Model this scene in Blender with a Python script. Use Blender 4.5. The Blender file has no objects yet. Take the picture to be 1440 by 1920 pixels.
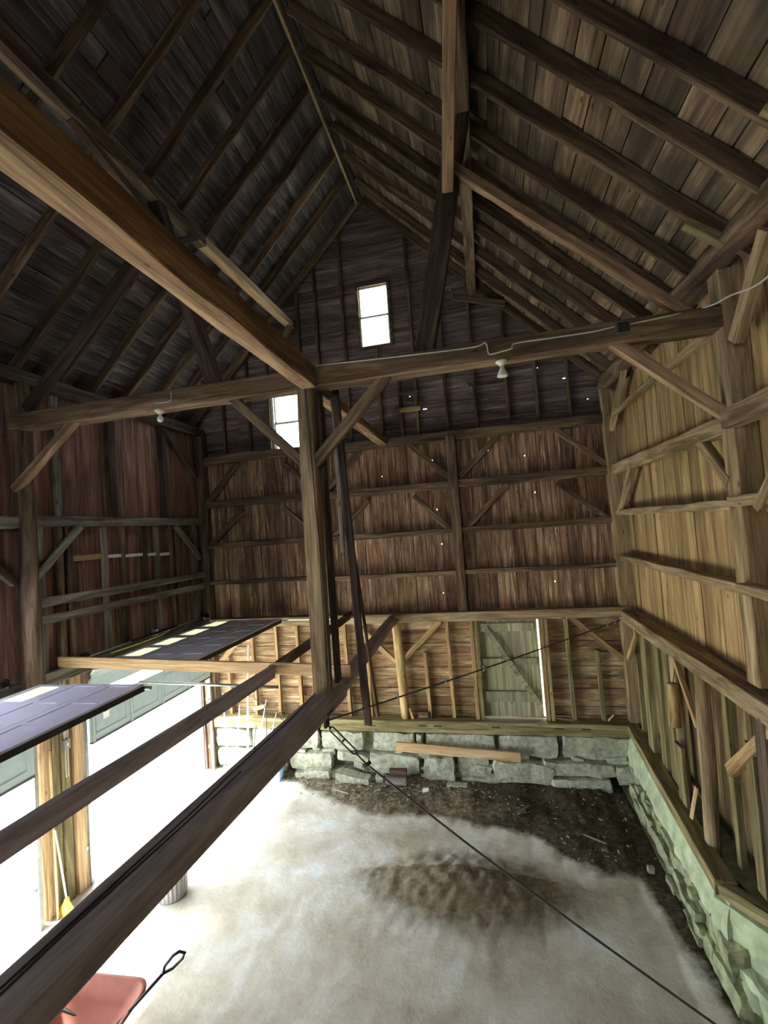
import bpy, bmesh, math, random
from mathutils import Vector, Matrix, noise
C = bpy.context.scene
COL = C.collection
# ------------------------------------------------------------------ camera, sky, sun, exposure
FZ = 5.4                                   # floor is z = 0 in the finished scene; everything below is written about eye level
cam_d = bpy.data.cameras.new('camera'); cam = bpy.data.objects.new('camera', cam_d); COL.objects.link(cam)
cam_d.lens = 36*854.5/1920; cam_d.sensor_width = 36; cam_d.sensor_fit = 'AUTO'; cam_d.clip_end = 300; cam_d.clip_start = .02
RW = ((0.97403774, 0.21479365, -0.07151345), (-0.07784205, 0.0211397, -0.99674156), (-0.21258198, 0.97643064, 0.03731085))
r0, r1, r2 = [Vector(v) for v in RW]
cam.matrix_world = Matrix.Translation((0, 0, FZ)) @ Matrix((r0, -r1, -r2)).transposed().to_4x4()
C.camera = cam
C.view_settings.view_transform = 'Standard'; C.view_settings.look = 'None'
C.view_settings.gamma = 1; C.view_settings.use_curve_mapping = False
C.view_settings.exposure = 2.5
w = bpy.data.worlds.new('sky'); C.world = w; w.use_nodes = True
bgn = w.node_tree.nodes['Background']; bgn.inputs[0].default_value = (.88, .96, 1.0, 1); bgn.inputs[1].default_value = 3.2
sd = bpy.data.lights.new('sun', 'SUN'); sun = bpy.data.objects.new('sun', sd); COL.objects.link(sun)
sd.energy = 9; sd.angle = math.radians(8); sd.color = (1, .97, .88)
sun.rotation_euler = Vector((.68, .12, -.73)).to_track_quat('-Z', 'Y').to_euler()
def portal(loc, rot, sx, sy):
    d = bpy.data.lights.new('daylight_portal', 'AREA'); d.shape = 'RECTANGLE'; d.size = sx; d.size_y = sy
    d.cycles.is_portal = True
    o = bpy.data.objects.new('daylight_portal', d); COL.objects.link(o); o.location = loc; o.rotation_euler = rot
portal((-6.95, 8.05, FZ-4.3), (0, math.radians(-90), 0), 2.3, 3.6)
portal((-6.95, 3.5, FZ-4.3), (0, math.radians(-90), 0), 2.3, 3.9)
portal((-2.1, 10.2, FZ+4.95), (math.radians(-90), 0, 0), .8, 1.5)
C.cycles.diffuse_bounces = 8
portal((-2.2, -4.1, FZ+1.4), (math.radians(90), 0, 0), 1.7, 1.7)  # portal for the opening added behind the viewer
portal((-4.4, 10.2, FZ+2.7), (math.radians(-90), 0, 0), .8, 1.4)

# ------------------------------------------------------------------ materials
def lin(c): return tuple(((x/255)/12.92 if x/255 <= .04045 else (((x/255)+.055)/1.055)**2.4) for x in c)+(1,)
class NT:
    def __init__(s, name):
        s.m = bpy.data.materials.new(name); s.m.use_nodes = True; s.t = s.m.node_tree
        s.b = s.t.nodes['Principled BSDF']; s.b.inputs['Specular IOR Level'].default_value = .2
    def n(s, typ, **k):
        nd = s.t.nodes.new(typ)
        for a, v in k.items():
            if a in ('i',):
                for kk, vv in v.items(): nd.inputs[kk].default_value = vv
            else: setattr(nd, a, v)
        return nd
    def l(s, a, b): s.t.links.new(a, b)
def ramp(N, src, stops):
    r = N.n('ShaderNodeValToRGB'); e = r.color_ramp.elements
    while len(e) < len(stops): e.new(.5)
    for el, (p, c) in zip(e, stops): el.position = p; el.color = c
    N.l(src, r.inputs[0]); return r.outputs[0]
def mul(N, a, b, op='MULTIPLY'):
    m = N.n('ShaderNodeMath', operation=op)
    for k, v in ((0, a), (1, b)):
        if isinstance(v, (int, float)): m.inputs[k].default_value = v
        else: N.l(v, m.inputs[k])
    return m.outputs[0]
def mix(N, f, a, b, mode='MIX'):
    m = N.n('ShaderNodeMix', data_type='RGBA', blend_type=mode)
    for k, v in ((0, f), (6, a), (7, b)):
        if isinstance(v, (int, float, tuple)): m.inputs[k].default_value = v
        else: N.l(v, m.inputs[k])
    return m.outputs[2]
def wood(name, dark, mid, light, axis=0, stain=None, stain_amt=.5, along=.7, across=9, var=.5, rough=.85, streak=None, streak_lo=.56, knots=True, bump=.35):
    N = NT(name)
    tc = N.n('ShaderNodeTexCoord'); oi = N.n('ShaderNodeObjectInfo'); at = N.n('ShaderNodeAttribute', attribute_name='tone')
    off = mul(N, mul(N, oi.outputs['Random'], 37.0), mul(N, at.outputs['Fac'], 91.0), 'ADD')
    cx = N.n('ShaderNodeCombineXYZ')
    for k in range(3): N.l(off, cx.inputs[k])
    va = N.n('ShaderNodeVectorMath', operation='ADD'); N.l(tc.outputs['Object'], va.inputs[0]); N.l(cx.outputs[0], va.inputs[1])
    sc = [across]*3; sc[axis] = along
    mp = N.n('ShaderNodeMapping'); mp.inputs['Scale'].default_value = sc; N.l(va.outputs[0], mp.inputs[0])
    n1 = N.n('ShaderNodeTexNoise', i={'Scale': 1.0, 'Detail': 5.0, 'Roughness': .65, 'Distortion': .7}); N.l(mp.outputs[0], n1.inputs[0])
    col = ramp(N, n1.outputs[0], [(.33, lin(dark)), (.5, lin(mid)), (.68, lin(light))])
    sc2 = [across*6]*3; sc2[axis] = along*2.5
    mp2 = N.n('ShaderNodeMapping'); mp2.inputs['Scale'].default_value = sc2; N.l(va.outputs[0], mp2.inputs[0])
    n2 = N.n('ShaderNodeTexNoise', i={'Scale': 1.0, 'Detail': 3.0, 'Roughness': .6}); N.l(mp2.outputs[0], n2.inputs[0])
    g = ramp(N, n2.outputs[0], [(.3, (.62, .62, .62, 1)), (.62, (1.12, 1.12, 1.12, 1))])
    col = mix(N, 1.0, col, g, 'MULTIPLY')
    if streak:
        sc3 = [across*1.5]*3; sc3[axis] = along*1.3
        mp3 = N.n('ShaderNodeMapping'); mp3.inputs['Scale'].default_value = sc3; N.l(va.outputs[0], mp3.inputs[0])
        n3 = N.n('ShaderNodeTexNoise', i={'Scale': 1.3, 'Detail': 4.0, 'Roughness': .6}); N.l(mp3.outputs[0], n3.inputs[0])
        f = ramp(N, n3.outputs[0], [(streak_lo, (0, 0, 0, 1)), (streak_lo+.07, (1, 1, 1, 1))])
        col = mix(N, f, col, lin(streak))
    if stain:
        n4 = N.n('ShaderNodeTexNoise', i={'Scale': .9, 'Detail': 4.0, 'Roughness': .6}); N.l(va.outputs[0], n4.inputs[0])
        f = ramp(N, n4.outputs[0], [(.46, (0, 0, 0, 1)), (.62, (stain_amt,)*3+(1,))])
        col = mix(N, f, col, lin(stain))
    if knots:
        sk = [3.2]*3; sk[axis] = 1.3
        mk = N.n('ShaderNodeMapping'); mk.inputs['Scale'].default_value = sk; N.l(va.outputs[0], mk.inputs[0])
        vo = N.n('ShaderNodeTexVoronoi', i={'Scale': 1.6}); N.l(mk.outputs[0], vo.inputs[0])
        f = ramp(N, vo.outputs['Distance'], [(.05, (.75, .75, .75, 1)), (.10, (0, 0, 0, 1))])
        col = mix(N, f, col, tuple(x*.45 for x in lin(dark)[:3])+(1,))
    v = mul(N, mul(N, mul(N, oi.outputs['Random'], at.outputs['Fac'], 'ADD'), var), 1-var*.5, 'ADD')
    cv = N.n('ShaderNodeCombineColor'); [N.l(v, cv.inputs[k]) for k in range(3)]
    col = mix(N, 1.0, col, cv.outputs[0], 'MULTIPLY')
    hs = N.n('ShaderNodeHueSaturation'); hs.inputs['Saturation'].default_value = .88; hs.inputs['Hue'].default_value = .508; N.l(col, hs.inputs['Color']); col = hs.outputs[0]
    N.l(col, N.b.inputs['Base Color']); N.b.inputs['Roughness'].default_value = rough
    bp = N.n('ShaderNodeBump', i={'Strength': bump, 'Distance': .01}); N.l(n2.outputs[0], bp.inputs['Height']); N.l(bp.outputs[0], N.b.inputs['Normal'])
    return N.m
def plain(name, col, rough=.5, metal=0, var=.0, nscale=8, bump=0, emis=None, spec=.3):
    N = NT(name); N.b.inputs['Roughness'].default_value = rough; N.b.inputs['Metallic'].default_value = metal
    N.b.inputs['Specular IOR Level'].default_value = spec
    tc = N.n('ShaderNodeTexCoord'); n1 = N.n('ShaderNodeTexNoise', i={'Scale': nscale, 'Detail': 5.0, 'Roughness': .6}); N.l(tc.outputs['Object'], n1.inputs[0])
    a = tuple(x*(1-var) for x in lin(col)[:3])+(1,); b = tuple(min(1, x*(1+var)) for x in lin(col)[:3])+(1,)
    N.l(ramp(N, n1.outputs[0], [(.35, a), (.65, b)]), N.b.inputs['Base Color'])
    if bump:
        bp = N.n('ShaderNodeBump', i={'Strength': bump, 'Distance': .02}); N.l(n1.outputs[0], bp.inputs['Height']); N.l(bp.outputs[0], N.b.inputs['Normal'])
    return N.m
M = {}
M['hewn'] = wood('hewn_timber', (62, 46, 36), (98, 76, 58), (144, 118, 90), across=7, var=.35)
M['hewn_light'] = wood('hewn_timber_light', (104, 84, 60), (146, 122, 90), (186, 160, 124), across=7, var=.3)
M['tie'] = wood('tie_timber', (96, 68, 48), (142, 108, 78), (184, 150, 112), across=6, var=.2)
M['rafter'] = wood('rafter_timber', (52, 38, 30), (88, 66, 50), (132, 104, 78), across=8, var=.5)
M['grey'] = wood('weathered_grey_timber', (84, 76, 70), (124, 116, 106), (164, 156, 146), across=8, var=.35)
M['dark'] = wood('dark_old_timber', (46, 36, 32), (72, 58, 50), (104, 84, 70), across=8, var=.3)
M['log'] = wood('dusty_log', (146, 134, 138), (158, 146, 150), (170, 158, 162), across=3, var=.2)
M['bark'] = wood('barked_log', (116, 88, 54), (176, 140, 88), (214, 184, 128), across=6, var=.2)
M['fresh'] = wood('sawn_softwood', (160, 122, 84), (194, 156, 112), (216, 184, 142), across=12, var=.2)
M['stud'] = wood('stud_wood', (112, 82, 50), (158, 124, 82), (196, 164, 116), across=8, var=.35)
M['greenwood'] = wood('mossy_stud', (86, 78, 48), (126, 112, 74), (166, 150, 106), across=8, var=.35)
M['tie2'] = wood('cross_beam_timber', (74, 54, 40), (112, 86, 62), (156, 126, 94), across=6, var=.2)
M['b_back'] = wood('back_boards', (84, 56, 44), (128, 94, 72), (172, 140, 110), axis=2, stain=(64, 40, 32), stain_amt=.45, across=11, along=.8, var=.6, streak=(186, 160, 124), streak_lo=.6)
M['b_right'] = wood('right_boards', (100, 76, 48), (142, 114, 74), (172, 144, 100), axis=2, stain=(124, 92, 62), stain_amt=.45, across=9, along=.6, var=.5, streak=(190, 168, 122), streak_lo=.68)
M['b_gable'] = wood('gable_boards', (74, 60, 60), (104, 88, 88), (140, 122, 120), axis=0, across=7, along=.7, var=.5)
M['b_low'] = wood('lower_boards', (98, 72, 48), (146, 116, 82), (190, 168, 132), axis=0, across=7, along=.8, var=.45, stain=(110, 62, 42), stain_amt=.6, streak=(196, 188, 160), streak_lo=.6)
M['b_left'] = wood('left_boards', (90, 58, 50), (128, 88, 76), (168, 124, 108), axis=2, across=7, along=.5, var=.5, streak=(164, 128, 108), streak_lo=.68)
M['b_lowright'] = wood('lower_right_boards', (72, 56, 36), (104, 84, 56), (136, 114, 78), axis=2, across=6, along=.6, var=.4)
M['b_roofL'] = wood('roof_boards_left', (50, 45, 47), (76, 71, 73), (118, 112, 112), axis=1, across=9, along=.9, var=.6, stain=(66, 50, 40), stain_amt=.5)
M['b_roofR'] = wood('roof_boards_right', (54, 42, 34), (90, 72, 56), (136, 114, 86), axis=1, across=4.5, along=.45, var=.9, stain=(52, 50, 40), stain_amt=.75)
M['door_wood'] = wood('weathered_door', (116, 116, 92), (156, 154, 124), (190, 186, 152), axis=2, across=9, along=.5, var=.3)
M['siding'] = plain('outer_siding', (70, 60, 52), .9, var=.2)
M['granite'] = plain('granite', (166, 168, 150), .9, var=.3, nscale=11, bump=1.0)
M['granite_dark'] = plain('dark_fieldstone', (138, 142, 112), .9, var=.35, nscale=7, bump=.6)
M['paint'] = plain('pale_green_whitewash', (166, 178, 146), .8, var=.25, nscale=5, bump=.4)
M['door_lav'] = plain('overhead_door_outer_face', (220, 220, 240), .3, var=.02, spec=.8)
M['door_grey'] = plain('overhead_door_inner_face', (150, 166, 166), .5, var=.05)
def translucent(name, c):
    N = NT(name); N.t.nodes.remove(N.b)
    a = N.n('ShaderNodeBsdfTranslucent'); a.inputs[0].default_value = c; b = N.n('ShaderNodeBsdfDiffuse'); b.inputs[0].default_value = c
    m = N.n('ShaderNodeMixShader'); m.inputs[0].default_value = .35; N.l(a.outputs[0], m.inputs[1]); N.l(b.outputs[0], m.inputs[2]); N.l(m.outputs[0], N.t.nodes['Material Output'].inputs[0]); return N.m
M['door_pane'] = translucent('frosted_door_pane', (.86, .92, .78, 1)); M['fill_glass'] = translucent('fill_window_glass', (.84, .84, .92, 1))  # second glass spreads daylight through the added side window
M['steel'] = plain('galvanised_steel', (150, 156, 156), .4, metal=.6, var=.12)
M['iron'] = plain('dark_iron', (52, 48, 46), .6, metal=.5, var=.2)
M['rope'] = plain('steel_cable', (84, 80, 72), .6, var=.2, nscale=30)
M['cord'] = plain('white_cord', (190, 188, 178), .6)
M['black'] = plain('black_cord', (70, 64, 66), .6)
M['porcelain'] = plain('porcelain', (214, 214, 196), .3)
M['bulb'] = plain('bulb_glass', (220, 220, 206), .15)
M['box'] = plain('grey_metal_box', (96, 100, 98), .5, metal=.3)
M['red'] = plain('red_plastic_tub', (150, 86, 68), .6, var=.08)
M['blue'] = plain('blue_plastic', (164, 196, 232), .5, var=.1)
M['white'] = plain('white_paint', (220, 220, 214), .5, var=.05)
M['straw'] = plain('broom_straw', (214, 190, 96), .8, var=.2)
M['can'] = plain('galvanised_can', (150, 146, 146), .5, metal=.5, var=.12)
M['chip'] = plain('pale_debris', (150, 144, 128), .9, var=.2)
M['gravel'] = plain('driveway', (186, 182, 170), .95, var=.15, nscale=2, bump=.2)
M['orange'] = plain('orange_plastic', (214, 110, 60), .6)
M['black_t'] = plain('black_mark', (50, 54, 54), .6)
# glass
def glass():
    N = NT('window_glass'); N.t.nodes.remove(N.b)
    g = N.n('ShaderNodeBsdfGlossy'); g.inputs['Roughness'].default_value = .05
    t = N.n('ShaderNodeBsdfTransparent'); t.inputs[0].default_value = (.93, .96, .95, 1)
    m = N.n('ShaderNodeMixShader'); m.inputs[0].default_value = .06
    N.l(t.outputs[0], m.inputs[1]); N.l(g.outputs[0], m.inputs[2]); N.l(m.outputs[0], N.t.nodes['Material Output'].inputs[0])
    return N.m
M['glass'] = glass()
# floor: concrete with soil and heap masks carried as vertex attributes
def floor_mat():
    N = NT('concrete_and_dirt')
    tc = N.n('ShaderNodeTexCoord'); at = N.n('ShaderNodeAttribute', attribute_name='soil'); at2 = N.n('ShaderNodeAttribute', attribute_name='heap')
    n1 = N.n('ShaderNodeTexNoise', i={'Scale': .9, 'Detail': 8.0, 'Roughness': .66, 'Distortion': .2}); N.l(tc.outputs['Object'], n1.inputs[0])
    n2 = N.n('ShaderNodeTexNoise', i={'Scale': 14.0, 'Detail': 6.0, 'Roughness': .7}); N.l(tc.outputs['Object'], n2.inputs[0])
    n3 = N.n('ShaderNodeTexNoise', i={'Scale': 2.2, 'Detail': 5.0, 'Roughness': .7}); N.l(tc.outputs['Object'], n3.inputs[0])
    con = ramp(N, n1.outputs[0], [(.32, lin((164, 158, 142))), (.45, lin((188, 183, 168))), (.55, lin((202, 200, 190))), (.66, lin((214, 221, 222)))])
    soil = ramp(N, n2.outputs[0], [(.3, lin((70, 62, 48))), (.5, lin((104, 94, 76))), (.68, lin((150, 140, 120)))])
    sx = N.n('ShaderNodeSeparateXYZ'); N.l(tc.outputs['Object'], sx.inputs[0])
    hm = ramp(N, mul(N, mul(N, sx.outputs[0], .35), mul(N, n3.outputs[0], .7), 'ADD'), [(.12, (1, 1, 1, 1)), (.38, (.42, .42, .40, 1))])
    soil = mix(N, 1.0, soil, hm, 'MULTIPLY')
    def mask(a, sharp=.12, amp=.7):
        v = mul(N, a, mul(N, mul(N, n3.outputs[0], .5, 'SUBTRACT'), amp), 'ADD')
        return ramp(N, v, [(.5-sharp, (0, 0, 0, 1)), (.5+sharp, (1, 1, 1, 1))])
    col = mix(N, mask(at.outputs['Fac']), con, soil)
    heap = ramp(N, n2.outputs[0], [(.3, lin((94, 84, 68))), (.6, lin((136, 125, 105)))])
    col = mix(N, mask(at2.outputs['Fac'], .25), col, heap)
    N.l(col, N.b.inputs['Base Color']); N.b.inputs['Roughness'].default_value = .88
    bp = N.n('ShaderNodeBump', i={'Strength': .35, 'Distance': .03}); N.l(n2.outputs[0], bp.inputs['Height']); N.l(bp.outputs[0], N.b.inputs['Normal'])
    return N.m
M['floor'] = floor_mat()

# ------------------------------------------------------------------ helpers
rng = random.Random(7)
MW = {}
def tag(o, label=None, cat=None, group=None, kind=None):
    if label: o['label'] = label
    if cat: o['category'] = cat
    if group: o['group'] = group
    if kind: o['kind'] = kind
    return o
def link(name, bm, mat, parent=None, mw=None, smooth=False):
    me = bpy.data.meshes.new(name); bm.normal_update(); bmesh.ops.recalc_face_normals(bm, faces=bm.faces); bm.to_mesh(me); bm.free()
    if smooth:
        for p in me.polygons: p.use_smooth = True
    for m in (mat if isinstance(mat, (list, tuple)) else [mat]): me.materials.append(m)
    o = bpy.data.objects.new(name, me); COL.objects.link(o)
    if parent: o.parent = parent
    if mw is not None: o.matrix_local = mw
    return o
def empty(name, loc, label=None, cat=None, group=None):
    o = bpy.data.objects.new(name, None); COL.objects.link(o); o.location = loc; o.empty_display_size = .1
    return tag(o, label, cat, group)
def frame(p0, p1, sidehint=None):
    d = (p1-p0).normalized()
    if sidehint is not None: side = (Vector(sidehint)-Vector(sidehint).dot(d)*d).normalized()
    elif abs(d.z) > .93: side = (Vector((1, 0, 0))-d.x*d).normalized()
    else: side = Vector((0, 0, 1)).cross(d).normalized()
    up = d.cross(side).normalized()
    return Matrix.Translation(p0) @ Matrix((d, side, up)).transposed().to_4x4()
def section(w, h, c, rnd):
    if rnd: return [(math.cos(a*math.pi/6)*w/2, math.sin(a*math.pi/6)*h/2) for a in range(12)]
    a, b = w/2, h/2
    return [(-a+c, -b), (a-c, -b), (a, -b+c), (a, b-c), (a-c, b), (-a+c, b), (-a, b-c), (-a, -b+c)]
def loft(bm, rings):
    vs = [[bm.verts.new(p) for p in r] for r in rings]; n = len(vs[0])
    for a, b in zip(vs, vs[1:]):
        for k in range(n): bm.faces.new((a[k], a[(k+1) % n], b[(k+1) % n], b[k]))
    bm.faces.new(vs[0][::-1]); bm.faces.new(vs[-1])
def timber(name, p0, p1, w, h, mat='hewn', label=None, cat='beam', group=None, cham=.012, jit=.006, rnd=False, taper=1.0, bow=0.0, side=None, parent=None, kind=None, step=.35, waney=0):
    p0 = Vector(p0); p1 = Vector(p1); L = (p1-p0).length; mw = frame(p0, p1, side)
    n = max(1, int(L/step)); bm = bmesh.new(); sec = section(w, h, cham, rnd); rings = []; seed = rng.uniform(0, 99)
    for i in range(n+1):
        t = i/n; s = 1+(taper-1)*t; ring = []
        bz = bow*math.sin(math.pi*t)
        for k, (a, b) in enumerate(sec):
            q = Vector((t*L*1.4, k*1.3, seed)); j = noise.noise(q)*jit*2
            ww = 1.0
            if waney and b < 0: j2 = max(0, noise.noise(Vector((t*L*1.1, (a > 0)*3.0, seed+5))))*waney; ww = 1-j2/w*2
            ring.append((t*L, a*s*ww+(j if a > 0 else -j)*.8, b*s+(j if b > 0 else -j)*.8+bz))
        rings.append(ring)
    loft(bm, rings)
    o = link(name, bm, M[mat], parent, mw if parent is None else None, smooth=rnd)
    if parent is not None:
        o.matrix_local = Matrix.Translation(-Vector(parent.location)) @ mw
    MW[o.name] = mw
    return tag(o, label, cat if (label and parent is None) else None, group, kind)
def box(bm, c, s, rot=None):
    r = bmesh.ops.create_cube(bm, size=1)
    m = Matrix.Translation(c) @ (rot.to_4x4() if rot else Matrix.Identity(4)) @ Matrix.Diagonal((s[0], s[1], s[2], 1))
    bmesh.ops.transform(bm, matrix=m, verts=r['verts']); return r['verts']
def tubemesh(bm, pts, r, n=8, closed=False):
    pts = [Vector(p) for p in pts]; rings = []; up = Vector((0, 0, 1))
    for i, p in enumerate(pts):
        a = pts[max(0, i-1)]; b = pts[min(len(pts)-1, i+1)]; d = (b-a).normalized()
        s = d.cross(up if abs(d.z) < .95 else Vector((1, 0, 0))).normalized(); u = s.cross(d)
        rr = r[i] if isinstance(r, (list, tuple)) else r
        rings.append([p+(s*math.cos(k*2*math.pi/n)+u*math.sin(k*2*math.pi/n))*rr for k in range(n)])
    loft(bm, rings)
def tube(name, pts, r, mat, label=None, cat=None, parent=None, n=8, group=None):
    o0 = Vector(pts[0]); bm = bmesh.new()
    base = Vector((0, 0, 0)) if parent is not None else o0
    tubemesh(bm, [Vector(p)-base for p in pts], r, n)
    o = link(name, bm, M[mat], parent, smooth=True)
    if parent is None: o.location = o0
    return tag(o, label, cat, group)
def smooth_pts(pts, k=6):
    P = [Vector(p) for p in pts]; out = []
    for i in range(len(P)-1):
        a = P[max(0, i-1)]; b = P[i]; c = P[i+1]; d = P[min(len(P)-1, i+2)]
        for j in range(k):
            t = j/k; out.append(.5*((2*b)+(c-a)*t+(2*a-5*b+4*c-d)*t*t+(3*b-a-3*c+d)*t**3))
    out.append(P[-1]); return out
def planks(bm, lay, O, U, V, Nn, u0, u1, lo, hi, width, thick, holes=(), gap=.011, pale=None, jitter=.35, depthj=.008, seed=1, maxlen=None):
    """boards side by side along U, each running along V; lo/hi give the V range at u; holes are (ua,ub,va,vb)."""
    R = random.Random(seed); O = Vector(O); U = Vector(U); V = Vector(V); Nn = Vector(Nn)
    u = u0
    while u < u1-.02:
        wd = width*(1+R.uniform(-jitter, jitter)); e = min(u1, u+wd)
        if u1-e < .05: e = u1
        tone = R.random(); dj = R.uniform(-depthj, depthj)
        if pale and any(a <= (u+e)/2 <= b for a, b in pale): tone = 2.6
        cuts = sorted({u+gap/2, e-gap/2} | {x for h in holes for x in (h[0], h[1]) if u+gap/2 < x < e-gap/2})
        for a, b in zip(cuts, cuts[1:]):
            if b-a < .002: continue
            mid = (a+b)/2; segs = [('lo', 'hi')]
            for h in holes:
                if h[0]-1e-6 <= mid <= h[1]+1e-6:
                    ns = []
                    for s0, s1 in segs:
                        A = lo(mid) if s0 == 'lo' else s0; B = hi(mid) if s1 == 'hi' else s1
                        if h[2] >= B or h[3] <= A: ns.append((s0, s1)); continue
                        if h[2] > A: ns.append((s0, h[2]))
                        if h[3] < B: ns.append((h[3], s1))
                    segs = ns
            for s0, s1 in segs:
                fa = lambda x, s0=s0: lo(x) if s0 == 'lo' else s0
                fb = lambda x, s1=s1: hi(x) if s1 == 'hi' else s1
                pieces = [(0, 1)]
                if maxlen and fb(mid)-fa(mid) > maxlen:
                    k = R.uniform(.3, .7); pieces = [(0, k-.001), (k+.001, 1)]
                for pi, (t0, t1) in enumerate(pieces):
                    tn = tone if pi == 0 else (R.random() if tone < 2 else tone)
                    vv = []
                    for d in (dj, dj-thick):
                        for x, t in ((a, t0), (b, t0), (b, t1), (a, t1)):
                            vv.append(bm.verts.new(O+U*x+V*(fa(x)+(fb(x)-fa(x))*t)+Nn*d))
                    if (vv[3].co-vv[0].co).length < 1e-4 and (vv[2].co-vv[1].co).length < 1e-4: continue
                    for f in ((0, 1, 2, 3), (7, 6, 5, 4), (0, 4, 5, 1), (1, 5, 6, 2), (2, 6, 7, 3), (3, 7, 4, 0)):
                        fc = bm.faces.new([vv[q] for q in f]); fc[lay] = tn
        u = e
def wall(name, mats, specs, kind='structure'):
    """specs: (material index, dict for planks)"""
    bm = bmesh.new(); lay = bm.faces.layers.float.new('tone')
    for mi, s in specs:
        n0 = len(bm.faces); planks(bm, lay, **s); bm.faces.ensure_lookup_table()
        for f in bm.faces[n0:]: f.material_index = mi
    o = link(name, bm, [M[m] for m in mats]); o['kind'] = kind; return o
ORD = ['first', 'second', 'third', 'fourth', 'fifth', 'sixth', 'seventh', 'eighth', 'ninth', 'tenth', 'eleventh', 'twelfth']

# ------------------------------------------------------------------ dimensions (eye level = 0)
XL, XR, YB = -6.85, 2.82, 10.12            # inner faces of the boarding
RX, RZ, RS = -2.2, 7.72, 1.04              # ridge x, height of the boarding at the ridge, roof pitch
YF = -4.0                                  # far end behind the viewer
FL = -5.4
def roof(x): return RZ-RS*abs(x-RX)
def roofu(x): return 7.47-RS*abs(x-RX)     # underside of the rafters

# ------------------------------------------------------------------ ground and floor
def floor():
    edge = [(-7.2, 9.9), (-4.6, 9.5), (-3.47, 8.92), (-2.46, 8.43), (-1.48, 8.6), (-.5, 8.4), (.39, 8.22), (.83, 7.77), (1.24, 7.48), (1.8, 7.4), (1.9, 7.1), (1.95, 6.6), (2.1, 5.7), (2.2, 4.5)]
    def sd_soil(x, y):
        if x > 2.5: return 1
        for (x0, y0), (x1, y1) in zip(edge, edge[1:]):
            if x0 <= x <= x1: m = (y1-y0)/(x1-x0); return (y-(y0+m*(x-x0)))/math.sqrt(1+m*m)
        return -2
    bm = bmesh.new(); lay = bm.verts.layers.float.new('soil'); lh = bm.verts.layers.float.new('heap')
    nx, ny = 190, 190; x0, x1, y0, y1 = -7.05, 3.1, YF, 10.3; g = []
    for j in range(ny+1):
        row = []
        for i in range(nx+1):
            x = x0+(x1-x0)*i/nx; t = j/ny; y = y0+(y1-y0)*(1-(1-t)**1.35)
            s = sd_soil(x, y); sm = max(0, min(1, .5+s*1.5))
            hx, hy = (x+.7)/1.5, (y-7.0)/.68; rr = math.sqrt(hx*hx+hy*hy)
            hp = max(0, min(1, 1.5-rr*1.0))
            z = 0
            nz = noise.noise(Vector((x*2.1, y*2.1, 1))); n2 = noise.noise(Vector((x*7, y*7, 4))); n3 = noise.noise(Vector((x*17, y*17, 8)))
            z += sm*(.05+.05*nz+.028*n2+.014*n3)+max(0, s)*.03*sm
            if rr < 1.5: 
                f = max(0, 1-rr/1.35); prof = f*f*(3-2*f)
                z += prof*(.20+.05*n2+.035*n3)+.012*n3
            z += .006*n2*(1-sm)
            v = bm.verts.new((x, y, z)); v[lay] = sm; v[lh] = max(0, min(1, (1.55-rr)*1.1)) if y < 7.2 else max(0, min(.55, (1.45-rr)*.9)); row.append(v)  # heap mask is weaker on the far side of the mound
        g.append(row)
    for j in range(ny):
        for i in range(nx): bm.faces.new((g[j][i], g[j][i+1], g[j+1][i+1], g[j+1][i]))
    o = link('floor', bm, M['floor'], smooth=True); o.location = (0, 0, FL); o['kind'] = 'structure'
floor()
bm = bmesh.new(); box(bm, (-26.95, 3, FL-.15), (39.9, 70, .28)); box(bm, (13, 3, FL-.15), (19.9, 70, .28)); box(bm, (-2.0, -18, FL-.15), (10.2, 28, .28)); box(bm, (-2, 24, FL-.15), (10.2, 27.5, .28))
o = link('ground', bm, M['gravel']); o['kind'] = 'structure'

# ------------------------------------------------------------------ walls and roof
leak = [(-1.02, 1.45), (-1.35, .95), (-2.2, 1.2), (-1.0, 1.9), (.2, 1.55), (-1.5, .62), (-1.0, .35), (-.95, -.42), (.95, 1.35), (2.05, 1.4), (1.1, .55), (-1.0, -1.5), (-5.6, 1.75), (-5.2, 1.2), (1.6, 1.9), (1.35, -1.35)]
leakh = [(x-.009, x+.009, z-.014, z+.014) for x, z in leak]
gl = [(1.88, 2.9, .035, .012), (-1.1, 2.62, .045, .012), (-1.42, 2.95, .012, .012), (1.36, 3.2, .012, .01), (2.3, 2.4, .014, .014), (-.35, 5.2, .012, .012)]
winU = (-2.45, -1.75, 4.2, 5.62); winL = (-4.73, -4.05, 2.05, 3.38)
gholes = [winU, winL]+[(x-a, x+a, z-b, z+b) for x, z, a, b in gl]
swap = lambda hs: [(c, d, a, b) for a, b, c, d in hs]
doorh = (-.30, .98, -4.15, -2.05)
def gx0(z): return max(XL, RX-(RZ-z)/RS)
def gx1(z): return min(XR, RX+(RZ-z)/RS)
B = dict(O=(0, YB, 0), Nn=(0, -1, 0))
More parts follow.
